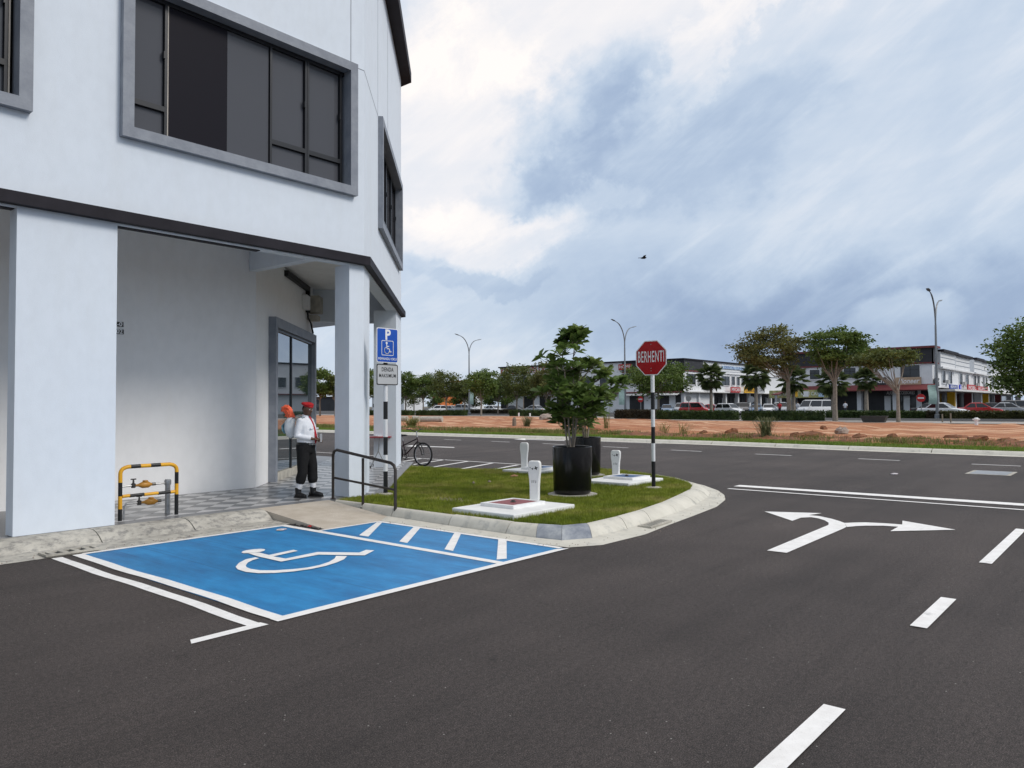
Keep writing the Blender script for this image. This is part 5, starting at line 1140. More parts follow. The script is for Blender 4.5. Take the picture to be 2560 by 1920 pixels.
for (px_, py_, w_, h_) in [(1830, 1087, .8, .45), (1995, 1098, .9, .38), (2030, 1090, 1.6, .30), (2232, 1104, .75, .42), (2390, 1100, 1.3, .35), (2440, 1104, 1.0, .34), (2520, 1108, 1.2, .3), (2150, 1095, 1.0, .25), (2300, 1103, 1.0, .28), (1485, 1078, .9, .30), (1760, 1088, .7, .28), (2060, 1075, .5, .35)]:
    p = g(px_, py_, .14); lump('earth_clod', p, (w_ * .42, w_ * .36, h_ * .52), 'clod', 'brown clod of turned earth on the verge, ' + CLB[k], 'earth clod', 50 + k, 'earth clods along the verge'); k += 1
lump('boulder', g(2106, 1084, .16), (.38, .30, .24), 'rock', 'big pale grey boulder on the red earth', 'rock', 90)
lump('rubble_heap', g(1375, 1051, .2), (1.5, 1.1, .42), 'rock', 'grey rubble heap on the red earth left of the shrub', 'rubble', 91)
for (x0, x1, y_, nm_) in ((1003, 1019, 1054, 'short pale concrete pipe on the red earth, leftmost'), (1032, 1049, 1053.5, 'short pale concrete pipe with a dark open end'), (1052, 1106, 1055, 'long pale concrete pipe lying on the red earth')):
    a_, b_ = g(x0, y_, .2), g(x1, y_, .2); t = thing('concrete_pipe', nm_, 'pipe', (a_ + b_) / 2)
    build(MB().tube([a_ + Vector((0, 0, .25)), b_ + Vector((0, 0, .25))], .28, 14), 'barrel', 'concrete', t, smooth=True)
    build(MB().tube([a_ + (a_ - b_).normalized() * .01 + Vector((0, 0, .25)), a_ + (a_ - b_).normalized() * .012 + Vector((0, 0, .25))], .2, 14), 'open_end', 'black_matte', t)
def tuft(name, p, n, h, spread, m, label, seed, wd=.03, cat='grass tuft'):
    rr_ = np.random.default_rng(seed); mb = MB()
    for _ in range(n):
        a_ = rr_.uniform(0, 6.283); l = h * rr_.uniform(.55, 1.1); s_ = spread * rr_.uniform(.1, 1); b0 = Vector(p) + Vector((rr_.normal(0, .12 * spread), rr_.normal(0, .12 * spread), -.03))
        d = Vector((math.cos(a_), math.sin(a_), 0)); sd_ = Vector((-d.y, d.x, 0)) * wd * .5
        pts = [b0, b0 + d * s_ * .3 + Vector((0, 0, l * .55)), b0 + d * s_ * .7 + Vector((0, 0, l * .9)), b0 + d * s_ * 1.15 + Vector((0, 0, l * (.95 - .3 * s_ / spread)))]
        vs_ = [];
        for q, ww in zip(pts, (1, .9, .6, .05)): vs_ += [q - sd_ * ww, q + sd_ * ww]
        mb.add(vs_, [(0, 1, 3, 2), (2, 3, 5, 4), (4, 5, 7, 6)])
    return tag(build(mb, name, m), label, cat)
tuft('reed_tuft', g(1914, 1099, .13), 170, 1.05, .75, 'reed', 'tall pale green tuft of reed grass at the verge', 1, .028)
tuft('reed_tuft', g(1318, 1068, .15), 120, .85, .8, 'reed', 'yellow green grass clump beside a small stump on the red earth', 2, .03)
tuft('weed_clump', g(1660, 1087, .15), 45, .7, .9, 'weed', 'tall thin weeds just right of the stop sign post', 3, .02)
tuft('weed_clump', g(1708, 1088, .15), 45, .7, .9, 'weed', 'weed clump with upright stalks, second right of the stop sign', 4, .02)
tuft('weed_clump', g(1030, 1066, .15), 140, .75, 1.6, 'weed', 'low bushy weed behind the bicycle', 5, .04)
tuft('weed_clump', g(1516, 1073, .15), 40, 1.5, .6, 'weed', 'thin brown stalks right of the rear planter', 6, .02)
p = g(1286, 1066, .16); tag(build(MB().tube([p, p + Vector((0, 0, .55)), p + Vector((.05, .03, .62))], [.16, .14, .09], 9), 'tree_stump', 'bark'), 'small dark stump on the red earth', 'stump')
struct('far_paving', MB().sheet([(59.5, -40), (59.5, 28), (74, 62), (74, 160), (100, 160), (100, -40)], FZ - .01), 'far_paving')
struct('far_road', MB().sheet([(66.5, -60), (66.5, 22), (80, 62), (80, 400), (420, 400), (420, -60)], FZ), 'far_asphalt')

# ------------------------------------------------------------------ hedges
def hedge(p0, p1, h, dep, m, label, seed, dens=260):
    rr_ = np.random.default_rng(seed); p0, p1 = Vector(p0), Vector(p1); d = (p1 - p0); Ln = d.length; u = d.normalized(); n = Vector((u.y, -u.x, 0)); n = n if n.x > 0 else -n
    t = thing('hedge', label, 'hedge', (p0 + p1) / 2, 0, 'clipped hedges beyond the field')
    f_ = Fac((p0.x, p0.y, 0), u, n); mb = MB(); f_.box(mb, .06, Ln - .06, .06, dep - .06, p0.z - .05, p0.z + h - .07); build(mb, 'core', m, t)
    N = int(dens * Ln); vs_ = np.zeros((N, 4, 3)); fs_ = []
    for i in range(N):
        w_ = rr_.uniform(0, 1); a_ = rr_.uniform(0, Ln)
        if w_ < .55: q = f_.pt(a_, rr_.normal(0, .03), p0.z + rr_.uniform(.02, h))
        elif w_ < .9: q = f_.pt(a_, rr_.uniform(0, dep), p0.z + h + rr_.normal(0, .035))
        else: q = f_.pt(rr_.choice([0, Ln]) + rr_.normal(0, .03), rr_.uniform(0, dep), p0.z + rr_.uniform(.02, h))
        s_ = rr_.uniform(.05, .11); e1 = Vector(rr_.normal(0, 1, 3)).normalized(); e2 = e1.cross(Vector(rr_.normal(0, 1, 3))).normalized()
        vs_[i] = [q - e1 * s_, q + e2 * s_ * .6, q + e1 * s_, q - e2 * s_ * .6]; fs_.append((4 * i, 4 * i + 1, 4 * i + 2, 4 * i + 3))
    o = build(MB().add(vs_.reshape(-1, 3).tolist(), fs_), 'foliage', m, t); o['kind'] = 'stuff'
hs = [((905, 1038), (1023, 1038.5), 12, 'leaf_hedge', 'green hedge behind the far pier, leftmost'), ((1038, 1039), (1161, 1039), 13, 'leaf_hedge', 'green clipped hedge in front of the left trees'),
      ((1166, 1034), (1270, 1034.5), 10, 'leaf_hedge_brown', 'dark brown hedge set back behind the pavement'), ((1272, 1040), (1440, 1041), 14.5, 'leaf_hedge', 'green hedge left of the potted shrub'),
      ((1535, 1046), (1640, 1047.5), 21, 'leaf_hedge_brown', 'brown leaved hedge left of the stop sign post'), ((1641, 1048), (1832, 1050), 20.5, 'leaf_hedge', 'long dark green hedge right of the stop sign post'),
      ((1855, 1051.5), (2062, 1051.8), 22.5, 'leaf_hedge', 'dark green hedge around the foot of the left umbrella tree'), ((2064, 1044.5), (2313, 1046), 16.5, 'leaf_hedge', 'long low green hedge behind the dark bench'),
      ((2315, 1046), (2351, 1046.2), 18, 'leaf_hedge_brown', 'short brown hedge piece at the lamp post'), ((2352, 1046.3), (2575, 1047.5), 18, 'leaf_hedge_mixed', 'speckled yellow green hedge at the right edge')]
for i, (a_, b_, hp, m, lb) in enumerate(hs):
    P0, P1_ = g(*a_, FZ), g(*b_, FZ); dep_ = (P0 - EYE).dot(CF)
    hedge(P0, P1_, hp * dep_ / FPX, 1.3, m, lb, 300 + i, 150 if dep_ > 80 else 230)

# ------------------------------------------------------------------ trees
def leaves(pts, size, rr_):
    N = len(pts); P = np.array(pts); e1 = rr_.normal(0, 1, (N, 3)); e1[:, 2] *= .6; e1 /= np.linalg.norm(e1, axis=1)[:, None]
    e2 = np.cross(e1, rr_.normal(0, 1, (N, 3))); e2 /= np.linalg.norm(e2, axis=1)[:, None]; s_ = size * rr_.uniform(.6, 1.3, (N, 1))
    V = np.stack([P - e1 * s_, P + e2 * s_ * .5, P + e1 * s_, P - e2 * s_ * .5], 1)
    mb = MB(); mb.v = V.reshape(-1, 3).tolist(); mb.f = [(4 * i, 4 * i + 1, 4 * i + 2, 4 * i + 3) for i in range(N)]; return mb
def tree(base, h, cz, crx, crz, m, label, seed, clumps=70, per=45, lsize=.17, bark='bark_pale', trunk_r=.14, flat=.5, fork=.45, group=None, cat='tree', lean=(0, 0), crown_off=(0, 0), umb=0.0):
    rr_ = np.random.default_rng(seed); base = Vector(base); t = thing('shade_tree', label, cat, base, 0, group)
    fk0 = base + Vector((lean[0] * .5, lean[1] * .5, h * fork)); cc = base + Vector((lean[0] + crown_off[0], lean[1] + crown_off[1], cz))
    mb = MB(); pts = [base + Vector((0, 0, -.1)), base + Vector((lean[0] * .1, lean[1] * .1, h * fork * .35)), base.lerp(fk0, .7) + Vector((rr_.normal(0, .04), rr_.normal(0, .04), 0)), fk0]
    mb.tube(pts, [trunk_r * 1.25, trunk_r, trunk_r * .9, trunk_r * .8], 8)
    cl = []
    for _ in range(clumps):
        while True:
            v = rr_.uniform(-1, 1, 3)
            if .12 < np.dot(v, v) < 1: break
        v = v / max(np.linalg.norm(v), 1e-6) * np.linalg.norm(v) ** .5 * rr_.uniform(.72, 1.14)
        z_ = v[2] if not umb else abs(v[2]) * (1 - umb) * .9 + v[2] * umb - .3 * (1 - (v[0] ** 2 + v[1] ** 2)) * -1 * umb
        cl.append(cc + Vector((v[0] * crx, v[1] * crx, z_ * crz)))
    for c_ in cl[::max(1, len(cl) // 14)]:
        a0 = base.lerp(fk0, rr_.uniform(.80, 1.0)); mid = a0.lerp(c_, .5) + Vector((rr_.normal(0, .1 * crx * .3), rr_.normal(0, .1 * crx * .3), -.06 * h * rr_.uniform(0, 1)))
        mb.tube([a0, a0.lerp(mid, .5) + Vector((0, 0, .02 * h)), mid, c_], [trunk_r * .42, trunk_r * .34, trunk_r * .24, trunk_r * .07], 5)
    build(mb, 'trunk', bark, t, smooth=True)
    P_ = []
    sg = crx * .17
    for c_ in cl:
        k_ = int(per * rr_.uniform(.5, 1.4)); o_ = rr_.normal(0, 1, (k_, 3)) * np.array([sg, sg, sg * flat]); P_.append(np.array(c_) + o_)
    o = build(leaves(np.concatenate(P_), lsize, rr_), 'crown', m, t); o['kind'] = 'stuff'
    return t
def ptree(px_, py_, top, cw, cb, m, label, seed, z=FZ, X=None, dep=None, **k):
    base = g(px_, py_, z) if X is None else gx(px_, X, z)
    d = (base - EYE).dot(CF); pm = FPX / d
    zt = zat(top, px_, base); zb_ = zat(cb, px_, base)
    h = zt - z; return tree(base, h, (zt + zb_) / 2 - z, cw / 2 / pm, (zt - zb_) / 2, m, label, seed, **k)
ptree(1973, 1051, 818, 146, 928, 'leaf_brownish', 'brownish umbrella tree, left of the two tall ones at the hedge', 21, clumps=95, per=110, lsize=.12, trunk_r=.19, flat=.27, fork=.50, crown_off=(-1.0, 1.3))
ptree(2088, 1052, 820, 146, 916, 'leaf_green', 'green umbrella tree, right of the two tall ones at the hedge', 22, clumps=95, per=110, lsize=.12, trunk_r=.19, flat=.25, fork=.48, crown_off=(.2, -.2))
ptree(2246, 1055, 870, 140, 916, 'leaf_olive', 'slender olive umbrella tree in front of the dark roofed shops', 23, clumps=55, per=95, lsize=.125, trunk_r=.13, flat=.30, fork=.44, crown_off=(.7, 1.0))
ptree(2580, 1050, 812, 165, 985, 'leaf_green', 'dense green round tree at the right edge', 24, clumps=110, per=80, lsize=.17, trunk_r=.2, flat=.8, fork=.35)
ptree(1646, 1036, 908, 155, 985, 'leaf_green', 'wide dark tree behind the stop sign', 25, X=86, clumps=75, per=90, lsize=.17, trunk_r=.16, flat=.40, fork=.5)
left = [(918, 1040, 926, 68, 991, 'leaf_green'), (800, 1040, 925, 72, 989, 'leaf_green'), (838, 1040, 938, 43, 993, 'leaf_olive'), (1014, 1036, 930, 60, 991, 'leaf_green'), (1058, 1036, 936, 67, 992, 'leaf_green'), (1116, 1037, 925, 79, 993, 'leaf_olive'), (1161, 1035, 950, 48, 992, 'leaf_olive'), (1203, 1039.5, 928, 82, 989, 'leaf_green'), (1245, 1036, 946, 60, 992, 'leaf_green'), (1292, 1037, 910, 89, 991, 'leaf_olive'), (1334, 1036, 940, 53, 992, 'leaf_green'), (1366, 1038, 909, 77, 994, 'leaf_brownish'), (1404, 1037, 925, 60, 992, 'leaf_green')]
LB = ['bushy tree nearest the two white piers, left of the sign post', 'tree seen between the shop wall and the corner pier', 'thin pale tree seen just left of the corner pier', 'low green tree right of the far pier', 'green tree between the far pier and the lamp post', 'wide feathery olive tree left of the leftmost lamp post', 'small olive tree directly behind the leftmost lamp post', 'round green tree with a pale trunk right of the leftmost lamp post', 'green tree left of the red lettered shop', 'tall olive tree in front of the red lettering', 'small green tree right of the tall olive one', 'tall yellow brown tree left of the potted shrub', 'green tree half hidden by the potted shrub']
for i, (x, y, tp, cw, cb, m) in enumerate(left): ptree(x, y, tp, cw, cb, m, LB[i], 400 + i, clumps=64, per=75, lsize=.17, trunk_r=.12, flat=.55, fork=.38, group='street trees left of the potted shrub')
for i, (x, tp, cw, m) in enumerate(((890, 950, 60, 'leaf_olive'), (985, 946, 70, 'leaf_green'), (1035, 950, 60, 'leaf_olive'), (1085, 948, 60, 'leaf_green'), (1140, 962, 44, 'leaf_green'), (1183, 955, 60, 'leaf_olive'), (1225, 950, 60, 'leaf_green'), (1268, 948, 64, 'leaf_green'))):
    ptree(x, 1030, tp, cw, 1016, m, ('tree farther back in the green row, ' + ['behind the sign post', 'behind the far pier edge', 'right of the far pier', 'left of the feathery olive tree', 'under the distant red roof', 'beside the leftmost lamp pole', 'right of the pale trunked tree', 'left of the tall olive tree'][i]), 460 + i, X=112, clumps=50, per=50, lsize=.22, trunk_r=.12, flat=.6, fork=.3, group='back row of trees at the left')
# bushes low behind
# fan palms
FR = None
def frond_mesh():
    mb = MB(); mb.tube([(0, 0, 0), (.45, 0, .06), (.85, 0, .04)], [.022, .016, .012], 4)
    for k in range(15):
        a_ = rad(-78 + 156 * k / 14); l = .95 - .18 * abs(a_) / 1.36; d = Vector((math.cos(a_), math.sin(a_), 0)); n = Vector((-d.y, d.x, 0)); o = Vector((.80, 0, .04))
        p1, p2 = o + d * l * .55 + Vector((0, 0, .02)), o + d * l + Vector((0, 0, -.28))
        mb.add([o, p1 + n * .055, p2, p1 - n * .055], [(0, 1, 2), (0, 2, 3)])
    me = mb.mesh('frond'); me.materials.append(MATS['leaf_palm']); return me
FR = frond_mesh()
def palm(px_, X, ytop, ycrown, label, seed, cw):
    rr_ = np.random.default_rng(seed); b0 = gx(px_, X, FZ); d = (b0 - EYE).dot(CF); pm = FPX / d; zc_ = zat(ycrown, px_, b0)
    t = thing('fan_palm', label, 'palm', b0, 0, 'fan palms in front of the shops')
    build(MB().tube([b0 + Vector((0, 0, -.1)), b0.lerp(Vector((b0.x, b0.y, zc_)), .5), Vector((b0.x, b0.y, zc_))], [.24, .19, .17], 9), 'trunk', 'bark_pale', t, smooth=True)
    top = Vector((0, 0, zc_ - FZ)); sc_ = cw / 2 / pm / 1.7
    for k in range(40):
        f_ = k / 40; e_ = rad(80 - 135 * f_ + rr_.uniform(-8, 8)); a_ = k * 2.399 + rr_.uniform(-.2, .2); s_ = sc_ * rr_.uniform(.85, 1.15)
        mw = Matrix.Translation(top + Vector((0, 0, .25 * (1 - f_)))) @ Matrix.Rotation(a_, 4, 'Z') @ Matrix.Rotation(-e_, 4, 'Y') @ Matrix.Rotation(rr_.uniform(-.4, .4), 4, 'X') @ Matrix.Scale(s_, 4)
        put('frond', FR, None, t, mw)
palm(1778, 88, 912, 948, 'fan palm nearest the stop sign', 1, 78); palm(1890, 86, 903, 942, 'fan palm left of the left umbrella tree', 2, 80); palm(1984, 92, 921, 955, 'fan palm hidden behind the trunk of the left umbrella tree', 3, 82)
palm(2082, 88, 926, 960, 'fan palm behind the trunk of the right umbrella tree', 4, 86); palm(2166, 84, 913, 953, 'fan palm left of the slender umbrella tree', 5, 66)

# ------------------------------------------------------------------ street lamps
mat('lamp_grey', (.22, .235, .25), .45, .1, metal=.3); mat('banner_green', (.36, .50, .46), .7, .15)
def lamp(px_, ytop, X, label):
    b0 = gx(px_, X, FZ); zt = zat(ytop, px_, b0); d = (b0 - EYE).dot(CF); zf_ = zt - 3.0 * 1.0
    t = thing('street_lamp', label, 'street lamp', b0, 0, 'double-armed street lamps along the far road')
    build(MB().tube([b0, Vector((b0.x, b0.y, zf_))], [.15, .085], 10), 'pole', 'lamp_grey', t, smooth=True)
    build(MB().lathe([(.26, 0), (.26, .35), (.17, .4)], 10, b0), 'base', 'lamp_grey', t)
    for s in (-1, 1):
        Lx, hz = (2.3, 3.0) if s < 0 else (1.9, 2.5)
        # arms reach across both carriageways
        ax = Vector((s, 0, 0))
        P_ = [Vector((b0.x, b0.y, zf_)) + ax * Lx * (1 - math.cos(q)) * .95 + Vector((0, 0, hz * math.sin(q) * .93)) for q in np.linspace(0, 1.35, 8)]
        P_.append(P_[-1] + ax * .5 + Vector((0, 0, .12)))
        ar = build(MB().tube(P_, [.07] * 7 + [.05, .045], 7), 'arm', 'lamp_grey', t, smooth=True)
        q = P_[-1]; q2 = q + ax * .8 + Vector((0, 0, .16)); build(MB().tube([q, q.lerp(q2, .3), q2], [(.06, .05), (.17, .06), (.14, .035)], 8, side=ax.cross(Vector((0, 0, 1)))), 'luminaire', 'lamp_grey', ar, smooth=True)
    return t, b0
LP = [(1173, 838, 84, 'double-armed street lamp far left, above the green trees'), (1563, 803, 82, 'double-armed street lamp between potted shrub and stop sign'), (2343, 730, 78, 'tall double-armed street lamp at the right')]
for px_, yt, X, lb in LP:
    t, b0 = lamp(px_, yt, X, lb); s_ = 1
    dpt = (b0 - EYE).dot(CF); pm = FPX / dpt; off = Vector((CR.x, CR.y, 0)).normalized() * (.32 if px_ < 1300 else -.45)
    z0, z1 = zat(1011 if px_ < 1300 else (1012 if px_ < 2000 else 1010), px_, b0), zat(979 if px_ < 1300 else (973 if px_ < 2000 else 962), px_, b0)
    fb = Fac((b0.x + off.x, b0.y + off.y, 0), CR * Vector((1, 1, 0)) if False else Vector((CR.x, CR.y, 0)), -F0); mb = MB(); prev = None
    nn = 9
    for i in range(nn):
        f0, f1 = i / nn, (i + 1) / nn; wv = lambda f: .10 * math.sin(f * 5)
        P_ = [fb.pt(-.34, wv(f0), z0 + (z1 - z0) * f0), fb.pt(.34, wv(f0) + .12, z0 + (z1 - z0) * f0), fb.pt(.34, wv(f1) + .12, z0 + (z1 - z0) * f1), fb.pt(-.34, wv(f1), z0 + (z1 - z0) * f1)]
        P2_ = [q + fb.n * -.02 for q in P_]; mb.hexa([P_[0], P_[1], P2_[1], P2_[0], P_[3], P_[2], P2_[2], P2_[3]])
    tag(build(mb, 'banner', 'banner_green'), 'pale green banner hung on the ' + ('far left' if px_ < 1300 else 'middle' if px_ < 2000 else 'right hand') + ' street lamp', 'banner', 'banners on the street lamps')
# bench-like dark planter box, bollard, hydrant posts
p0, p1 = g(2154, 1055, FZ), g(2218, 1055.5, FZ); u = (p1 - p0); t = thing('planter_trough', 'long dark trough on the pavement under the slender tree', 'trough', (p0 + p1) / 2)
fb = Fac((p0.x, p0.y, FZ), u, (-1, 0, 0)); mb = MB()
P_ = [(0.12, .0), (u.length - .12, .0)]; mat('trough', (.05, .048, .045), .7)
mb.hexa([fb.pt(.15, .25, 0), fb.pt(u.length - .15, .25, 0), fb.pt(u.length - .15, -.25, 0), fb.pt(.15, -.25, 0), fb.pt(0, .35, .42), fb.pt(u.length, .35, .42), fb.pt(u.length, -.35, .42), fb.pt(0, -.35, .42)]); build(mb, 'trough_body', 'trough', t)
mb = MB(); fb.box(mb, -.03, u.length + .03, -.38, .38, .421, .46); build(mb, 'rim', 'trough', t)
p = g(2441, 1063, FZ - .03); t = thing('hydrant', 'short white hydrant post at the edge of the red earth', 'hydrant', p); build(MB().lathe([(.10, 0), (.10, .28), (.14, .30), (.14, .42), (.08, .48)], 10, p), 'post', 'white_paint', t); build(MB().tube([p + Vector((0, -.2, .36)), p + Vector((0, .2, .36))], .05, 8), 'outlet', 'white_paint', t)
for px_, y_, tp, lb in ((2356, 1056, 1035, 'thin metal stake right of the right street lamp'), (2377, 1057, 1033, 'thin metal stake, second right of the right street lamp'), (1309, 1040, 995, 'slim wooden stake by the tall olive tree'), (1297, 1041, 1032, 'short white post on the red earth by the stake'), (1325, 1041, 1033, 'short white post right of the slim stake')):
    p = g(px_, y_, FZ - .02); tag(build(MB().tube([p, Vector((p.x, p.y, zat(tp, px_, p)))], .10 if 'white' in lb else .05, 7), 'marker_stake', 'white_paint' if 'white' in lb else 'bark'), lb, 'post')

# ------------------------------------------------------------------ shop blocks
XF = 120.0
YA = 62.4; YB = 23.75
mat('maroon', (.15, .03, .03), .6, .15); mat('shop_dark', (.02, .02, .022), .5, .4, .8); mat('shutter', (.42, .41, .40), .6, .1); mat('tan_sign', (.42, .30, .20), .6, .2, 3); mat('sign_yellow', (.75, .42, .02), .5); mat('sign_lightblue', (.42, .56, .72), .5); mat('sign_navy', (.02, .05, .25), .5); mat('sign_blue_round', (.02, .04, .55), .5); mat('sign_shopred', (.42, .03, .03), .5, .15); mat('sign_green', (.25, .36, .14), .6, .3, 2, c2=(.55, .45, .2)); mat('orange_wall', (.62, .17, .04), .6); mat('ac_grey', (.5, .5, .48), .6); mat('black_clad', (.028, .028, .032), .6, .2); mat('awning_white', (.66, .65, .63), .6); mat('text_red', (.42, .035, .025), .5)
class Block:
    def __init__(s, name, label, base): s.t = thing(name, label, 'building', base)
    def box(s, name, fc, a0, a1, b0, b1, z0, z1, m): mb = MB(); fc.box(mb, a0, a1, b0, b1, z0, z1); return build(mb, name, m, s.t)
    def window(s, fc, r_, panes=2, m='glass_far'):
        a0, a1, z0, z1 = r_; w_ = .10; mb = MB()
        fc.box(mb, a0 - w_, a0, .001, .12, z0 - w_, z1 + w_); fc.box(mb, a1, a1 + w_, .001, .12, z0 - w_, z1 + w_); fc.box(mb, a0, a1, .001, .12, z1, z1 + w_); fc.box(mb, a0, a1, .001, .16, z0 - w_, z0)
        wn = build(mb, 'window', 'plaster_shop', s.t)
        pw = (a1 - a0) / panes
        for k in range(panes): mb = MB(); fc.box(mb, a0 + pw * k + .03, a0 + pw * (k + 1) - .03, .002, .03, z0, z1); build(mb, 'pane', m, wn)
        mb = MB()
        for k in range(panes + 1): x = min(max(a0 + pw * k, a0 + .03), a1 - .03); fc.box(mb, x - .03, x + .03, .004, .06, z0, z1)
        fc.box(mb, a0, a1, .0045, .055, z0 + (z1 - z0) * .62, z0 + (z1 - z0) * .62 + .06); build(mb, 'glazing_bar', 'alu_black', wn)
def sign(fc, r_, m, label, b0=.15, th=.12, txt=None, tm='sign_white', size=None, sx=1.0, bold=.0, sub=None, shear=0.0, flip=False):
    a0, a1, z0, z1 = r_; t = thing('shop_sign', label, 'sign', fc.pt((a0 + a1) / 2, b0, z0))
    mb = MB(); fc.box(mb, a0, a1, b0, b0 + th, z0, z1); build(mb, 'board', m, t)
    if txt:
        u = fc.u if fc.u.cross(Vector((0, 0, 1))).dot(fc.n) > 0 else -fc.u
        text(txt, size or (z1 - z0) * .8, frame(fc.pt((a0 + a1) / 2, b0 + th + .02, (z0 + z1) / 2 + (.2 * (z1 - z0) if sub else 0)), u, (0, 0, 1)), 'lettering', tm, t, sx, bold * .5, shear=shear, fit=(a1 - a0) * .84)
        if sub: text(sub, (z1 - z0) * .3, frame(fc.pt((a0 + a1) / 2, b0 + th + .02, z0 + .25 * (z1 - z0)), u, (0, 0, 1)), 'lettering', tm, t, sx, bold)
    return t
# block A: front faces the field, flank runs away from the corner
AF = Fac((XF, 0, 0), (0, -1, 0), (-1, 0, 0)); AS = Fac((XF, YA, 0), (1, 0, 0), (0, -1, 0))
aL, aR = -104.7, -YA; zr = 9.75
A_ = Block('shop_block', 'white two-storey shop block with black roof edge behind the stop sign', (XF, YA, FZ))
A_.box('front_wall', AF, aL, aR - .002, -12, 0, 4.0, zr - .2, 'plaster_shop'); A_.box('flank_wall', AS, .0, 62, -9, 0, 4.0, zr - .2, 'plaster_shop')
A_.box('roof_edge', AF, aL - .3, aR + .3, -12.2, .35, zr - .199, zr + .05, 'band_black'); A_.box('roof_edge', AS, .36, 62, -9.0, .33, zr - .198, zr + .049, 'band_black')
a0 = AF.px(1556, 900)[0]; A_.box('dark_parapet', AF, a0, aR + .12, .001, .12, 7.75, zr - .201, 'black_clad'); a1 = AS.px(1756, 905)[0]; A_.box('dark_parapet', AS, -.12, a1, .001, .12, 7.75, zr - .201, 'black_clad')
A_.box('maroon_line', AF, a0, aR + .18, .001, .18, 7.55, 7.749, 'maroon'); A_.box('maroon_line', AS, -.18, a1, .001, .18, 7.55, 7.749, 'maroon')
A_.box('ledge', AF, aL, aR + .5, .001, .5, 3.85, 4.05, 'maroon'); A_.box('ledge', AS, -.5, 62, .001, .9, 3.86, 4.04, 'awning_white')
for k in range(3): A_.box('parapet_groove', AS, a1 + .05, 60, .001, .03, 7.9 + .5 * k, 7.98 + .5 * k, 'frame_grey')
A_.box('cornice', AS, a1 + .02, 60, .001, .25, 7.5, 7.7, 'plaster_shop')
# ground floor: piers, dark openings
A_.box('ground_floor', AF, aL + .2, aR - .4, -11, -.3, FZ - .05, 3.99, 'plaster_shop'); A_.box('ground_floor', AS, .42, 61, -8.9, -2.2, FZ - .05, 3.99, 'shop_dark')
for (x0, x1) in ((1250, 1268), (1307, 1331), (1347, 1374), (1390, 1425), (1572, 1608), (1643, 1671), (1687, 1703)):
    r_ = AF.rect(x0, 990, x1, 1030); A_.box('shopfront', AF, r_[0], r_[1], -.299, -.25, FZ, 3.5, 'shop_dark')
for k in range(11): A_.box('pier', AS, .2 + 5.6 * k, .75 + 5.6 * k, -.6, -.002, FZ - .05, 3.99, 'plaster_shop')
for k in range(11):
    A_.box('shop_glass', AS, 1.1 + 5.6 * k, 2.9 + 5.6 * k, -2.199, -2.1, FZ, 3.2, 'glass_far'); A_.box('shop_panel', AS, 3.2 + 5.6 * k, 4.6 + 5.6 * k, -2.198, -2.08, FZ, 3.0, ('shutter', 'maroon', 'sign_yellow', 'plaster_shop')[k % 4])
for (x0, x1) in ((1565, 1623), (1640, 1702)):
    r_ = AF.rect(x0, 981, x1, 986.5); mb = MB(); P_ = [AF.pt(r_[0], 1.4, 3.35), AF.pt(r_[1], 1.4, 3.35), AF.pt(r_[1], .02, 3.75), AF.pt(r_[0], .02, 3.75)]; P_ = P_ + [q + Vector((0, 0, .1)) for q in P_]; mb.hexa(P_); build(mb, 'awning', 'awning_white', A_.t)
for (x0, x1, y0, y1, n) in ((1554, 1577, 935, 962, 2), (1590, 1607, 935, 962, 2), (1660, 1680, 935, 962, 2)): A_.window(AF, AF.rect(x0, y0, x1, y1), n)
for (x0, x1) in ((1300, 1322), (1335, 1352), (1385, 1405), (1425, 1445), (1460, 1480), (1500, 1520)): A_.window(AF, AF.rect(x0, 942, x1, 966), 2)
for (x0, x1, y0, y1, n) in ((1716, 1738, 934, 962, 3), (1746, 1752, 937, 960, 1), (1803, 1823, 940, 964, 2), (1828, 1836, 941, 963, 1), (1841, 1848, 942, 964, 1), (1853, 1860, 943, 965, 1), (1868, 1884, 944, 966, 2)): A_.window(AS, AS.rect(x0, y0, x1, y1), n)
for (x0, y0) in ((1712, 953), (1744, 955)):
    r_ = AS.rect(x0, y0, x0 + 6, y0 + 6); mb = MB(); AS.box(mb, r_[0], r_[1], .02, .35, r_[2], r_[3]); build(mb, 'air_conditioner', 'ac_grey', A_.t)
r_ = AF.rect(1252, 918, 1432, 935); text('KINGS WORLDCARE - TE', (r_[3] - r_[2]) * .95, frame(AF.pt((r_[0] + r_[1]) / 2, .06, (r_[2] + r_[3]) / 2), (0, -1, 0), (0, 0, 1)), 'wall_lettering', 'text_red', A_.t, bold=.012, fit=r_[1] - r_[0])
sign(AF, AF.rect(1548, 911, 1580, 924), 'sign_shopred', 'red wall sign half hidden right of the potted shrub', .14, txt='HOME', sx=.8)
sign(AF, AF.rect(1680, 903, 1704, 917), 'black_clad', 'black framed sign on the dark parapet right of the stop sign', .14, .08, txt='KOPI', sx=.6)
sign(AS, AS.rect(1804, 914, 1862, 926), 'sign_lightblue', 'pale blue long sign on the white parapet', .06, txt='DENTAL CLINIC', tm='sign_navy', sx=1.6, size=.7)
sign(AS, AS.rect(1814, 967.5, 1838, 982), 'sign_shopred', 'red shop sign above the parked red cars', .95, txt='MYCAR', sx=1.1, bold=.02)
sign(AS, AS.rect(1848, 968, 1877, 983), 'sign_yellow', 'yellow shop sign right of the red one', .95, txt='ZUZU', tm='maroon', sx=1.3, bold=.02)
sign(AS, AS.rect(1882, 969, 1900, 982), 'sign_grey', 'grey shop sign right of the yellow one', .95, txt='CAFE', tm='mark_black', sx=1.2)
